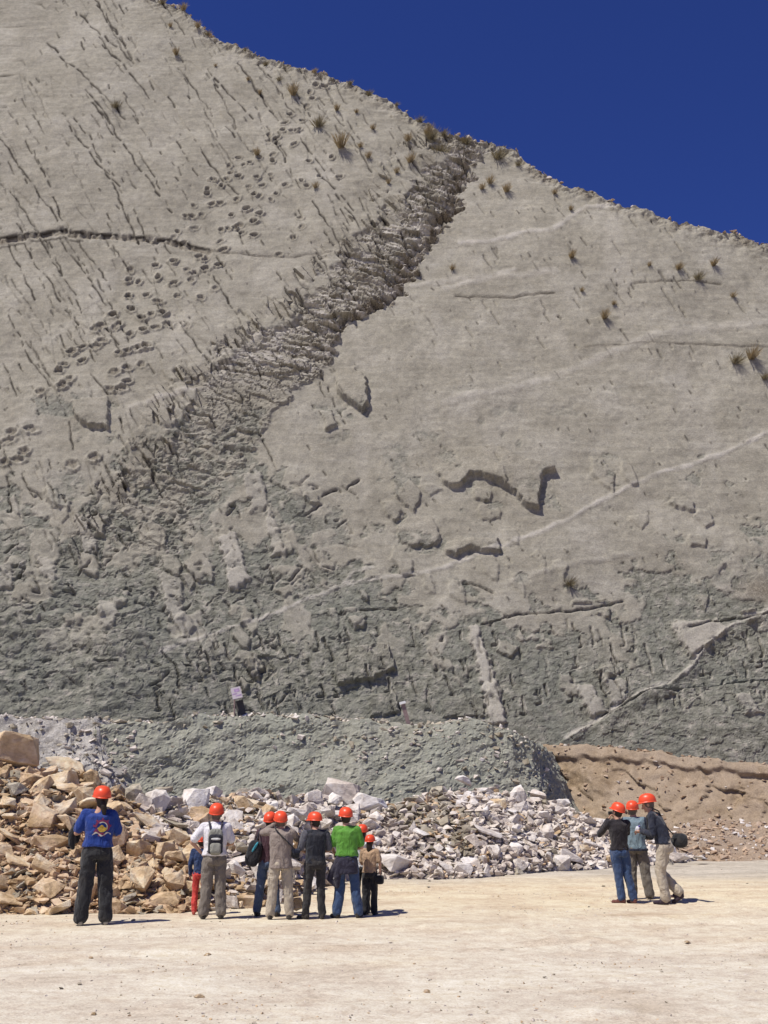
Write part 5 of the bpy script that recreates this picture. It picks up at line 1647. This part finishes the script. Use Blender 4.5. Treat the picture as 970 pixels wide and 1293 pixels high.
carried('camera', 'small white camera in the hands of the man in the navy jacket', 'camera', p12, [('camera_body', cm, fabric('camera_white', (.65, .65, .7)), None), ('screen', sc_, fabric('screen_violet', (.15, .12, .4)), None)])

# ------------------------------------------------------------------ signs on the ledge
def box(mb, c, sx, sy, sz, M=None):
    c = Vector(c); V = []
    for dz in (-1, 1):
        for dx, dy in ((-1, -1), (1, -1), (1, 1), (-1, 1)):
            v = Vector((dx * sx / 2, dy * sy / 2, dz * sz / 2))
            V.append(c + (M @ v if M else v))
    mb.add(V, [(3, 2, 1, 0), (4, 5, 6, 7), (0, 1, 5, 4), (1, 2, 6, 5), (2, 3, 7, 6), (3, 0, 4, 7)])
def solid(name, mb, mat, parent, bev=.006):
    me = mb.mesh(name, [mat])
    bm = bmesh.new(); bm.from_mesh(me)
    bmesh.ops.bevel(bm, geom=bm.edges[:], offset=bev, segments=2, affect='EDGES'); bm.to_mesh(me); bm.free()
    return link(name, me, parent)
M_wood = flat_material('weathered_pinkish_wood', (.26, .19, .18), .85, .2, 18, .5, .006)
M_panel = flat_material('faded_sign_panel', (.27, .235, .265), .5, .06, 10, 0)
M_print = flat_material('faded_violet_print', (.20, .13, .24), .6, .3, 12, 0)
M_white_ = flat_material('white_paint', (.8, .8, .78), .5, .04, 8, 0)
M_dark = flat_material('sign_shade_dark', (.07, .065, .06), .8, .1, 8, 0)
hb = hit_px([B_grey], 294, 909)
if hb is None: hb = hit_px([B_grey], 294, 914)
sx_, sy_ = hb[0].x, hb[0].y + .35
q = drop([B_grey], sx_, sy_)
e = empty('information_sign', q[0])
e.rotation_euler = (0, 0, math.radians(8))
tag(e, 'slanting faded violet sign panel on a thin post at the ledge edge', 'sign')
Mt = Euler((math.radians(38), math.radians(6), 0)).to_matrix()
s_ = MB(); s_.chain([((.0, 0, -.1), .022), ((-.02, .0, .62), .022)]); link('post', s_.mesh('post', [M_wood]), e)
s_ = MB(); box(s_, (.04, -.04, .66), .29, .03, .50, Euler((math.radians(-42), math.radians(-14), 0)).to_matrix())
pn = solid('panel', s_, M_panel, e)
Mp = Euler((math.radians(-42), math.radians(-14), 0)).to_matrix()
for (u, v, w_, h_) in ((.02, .10, .16, .14), (-.06, -.04, .14, .05), (.04, -.13, .18, .05)):
    s_ = MB(); box(s_, Vector((.04, -.04, .66)) + Mp @ Vector((u, -.019, v)), w_, .004, h_, Mp)
    link('print_block', s_.mesh('pb', [M_print]), pn)
s_ = MB(); box(s_, (.17, .12, .24), .24, .03, .46, Euler((math.radians(-10), math.radians(-14), 0)).to_matrix()); solid('shaded_side', s_, M_dark, e)  # shaded side of the sign, its shade given as a dark board colour
hb = hit_px([B_grey], 517, 921) or hit_px([B_grey], 517, 925)
q = drop([B_grey], hb[0].x, hb[0].y + .3)
e = empty('marker_post', q[0])
tag(e, 'leaning weathered marker post with a white cap on the ledge', 'post')
Mq = Euler((math.radians(4), math.radians(-16), 0)).to_matrix()
s_ = MB(); box(s_, Mq @ Vector((0, 0, .28)), .12, .05, .78, Mq); solid('stake', s_, M_wood, e)
s_ = MB(); box(s_, Mq @ Vector((.0, -.01, .70)), .19, .12, .075, Mq); solid('cap', s_, M_white_, e)
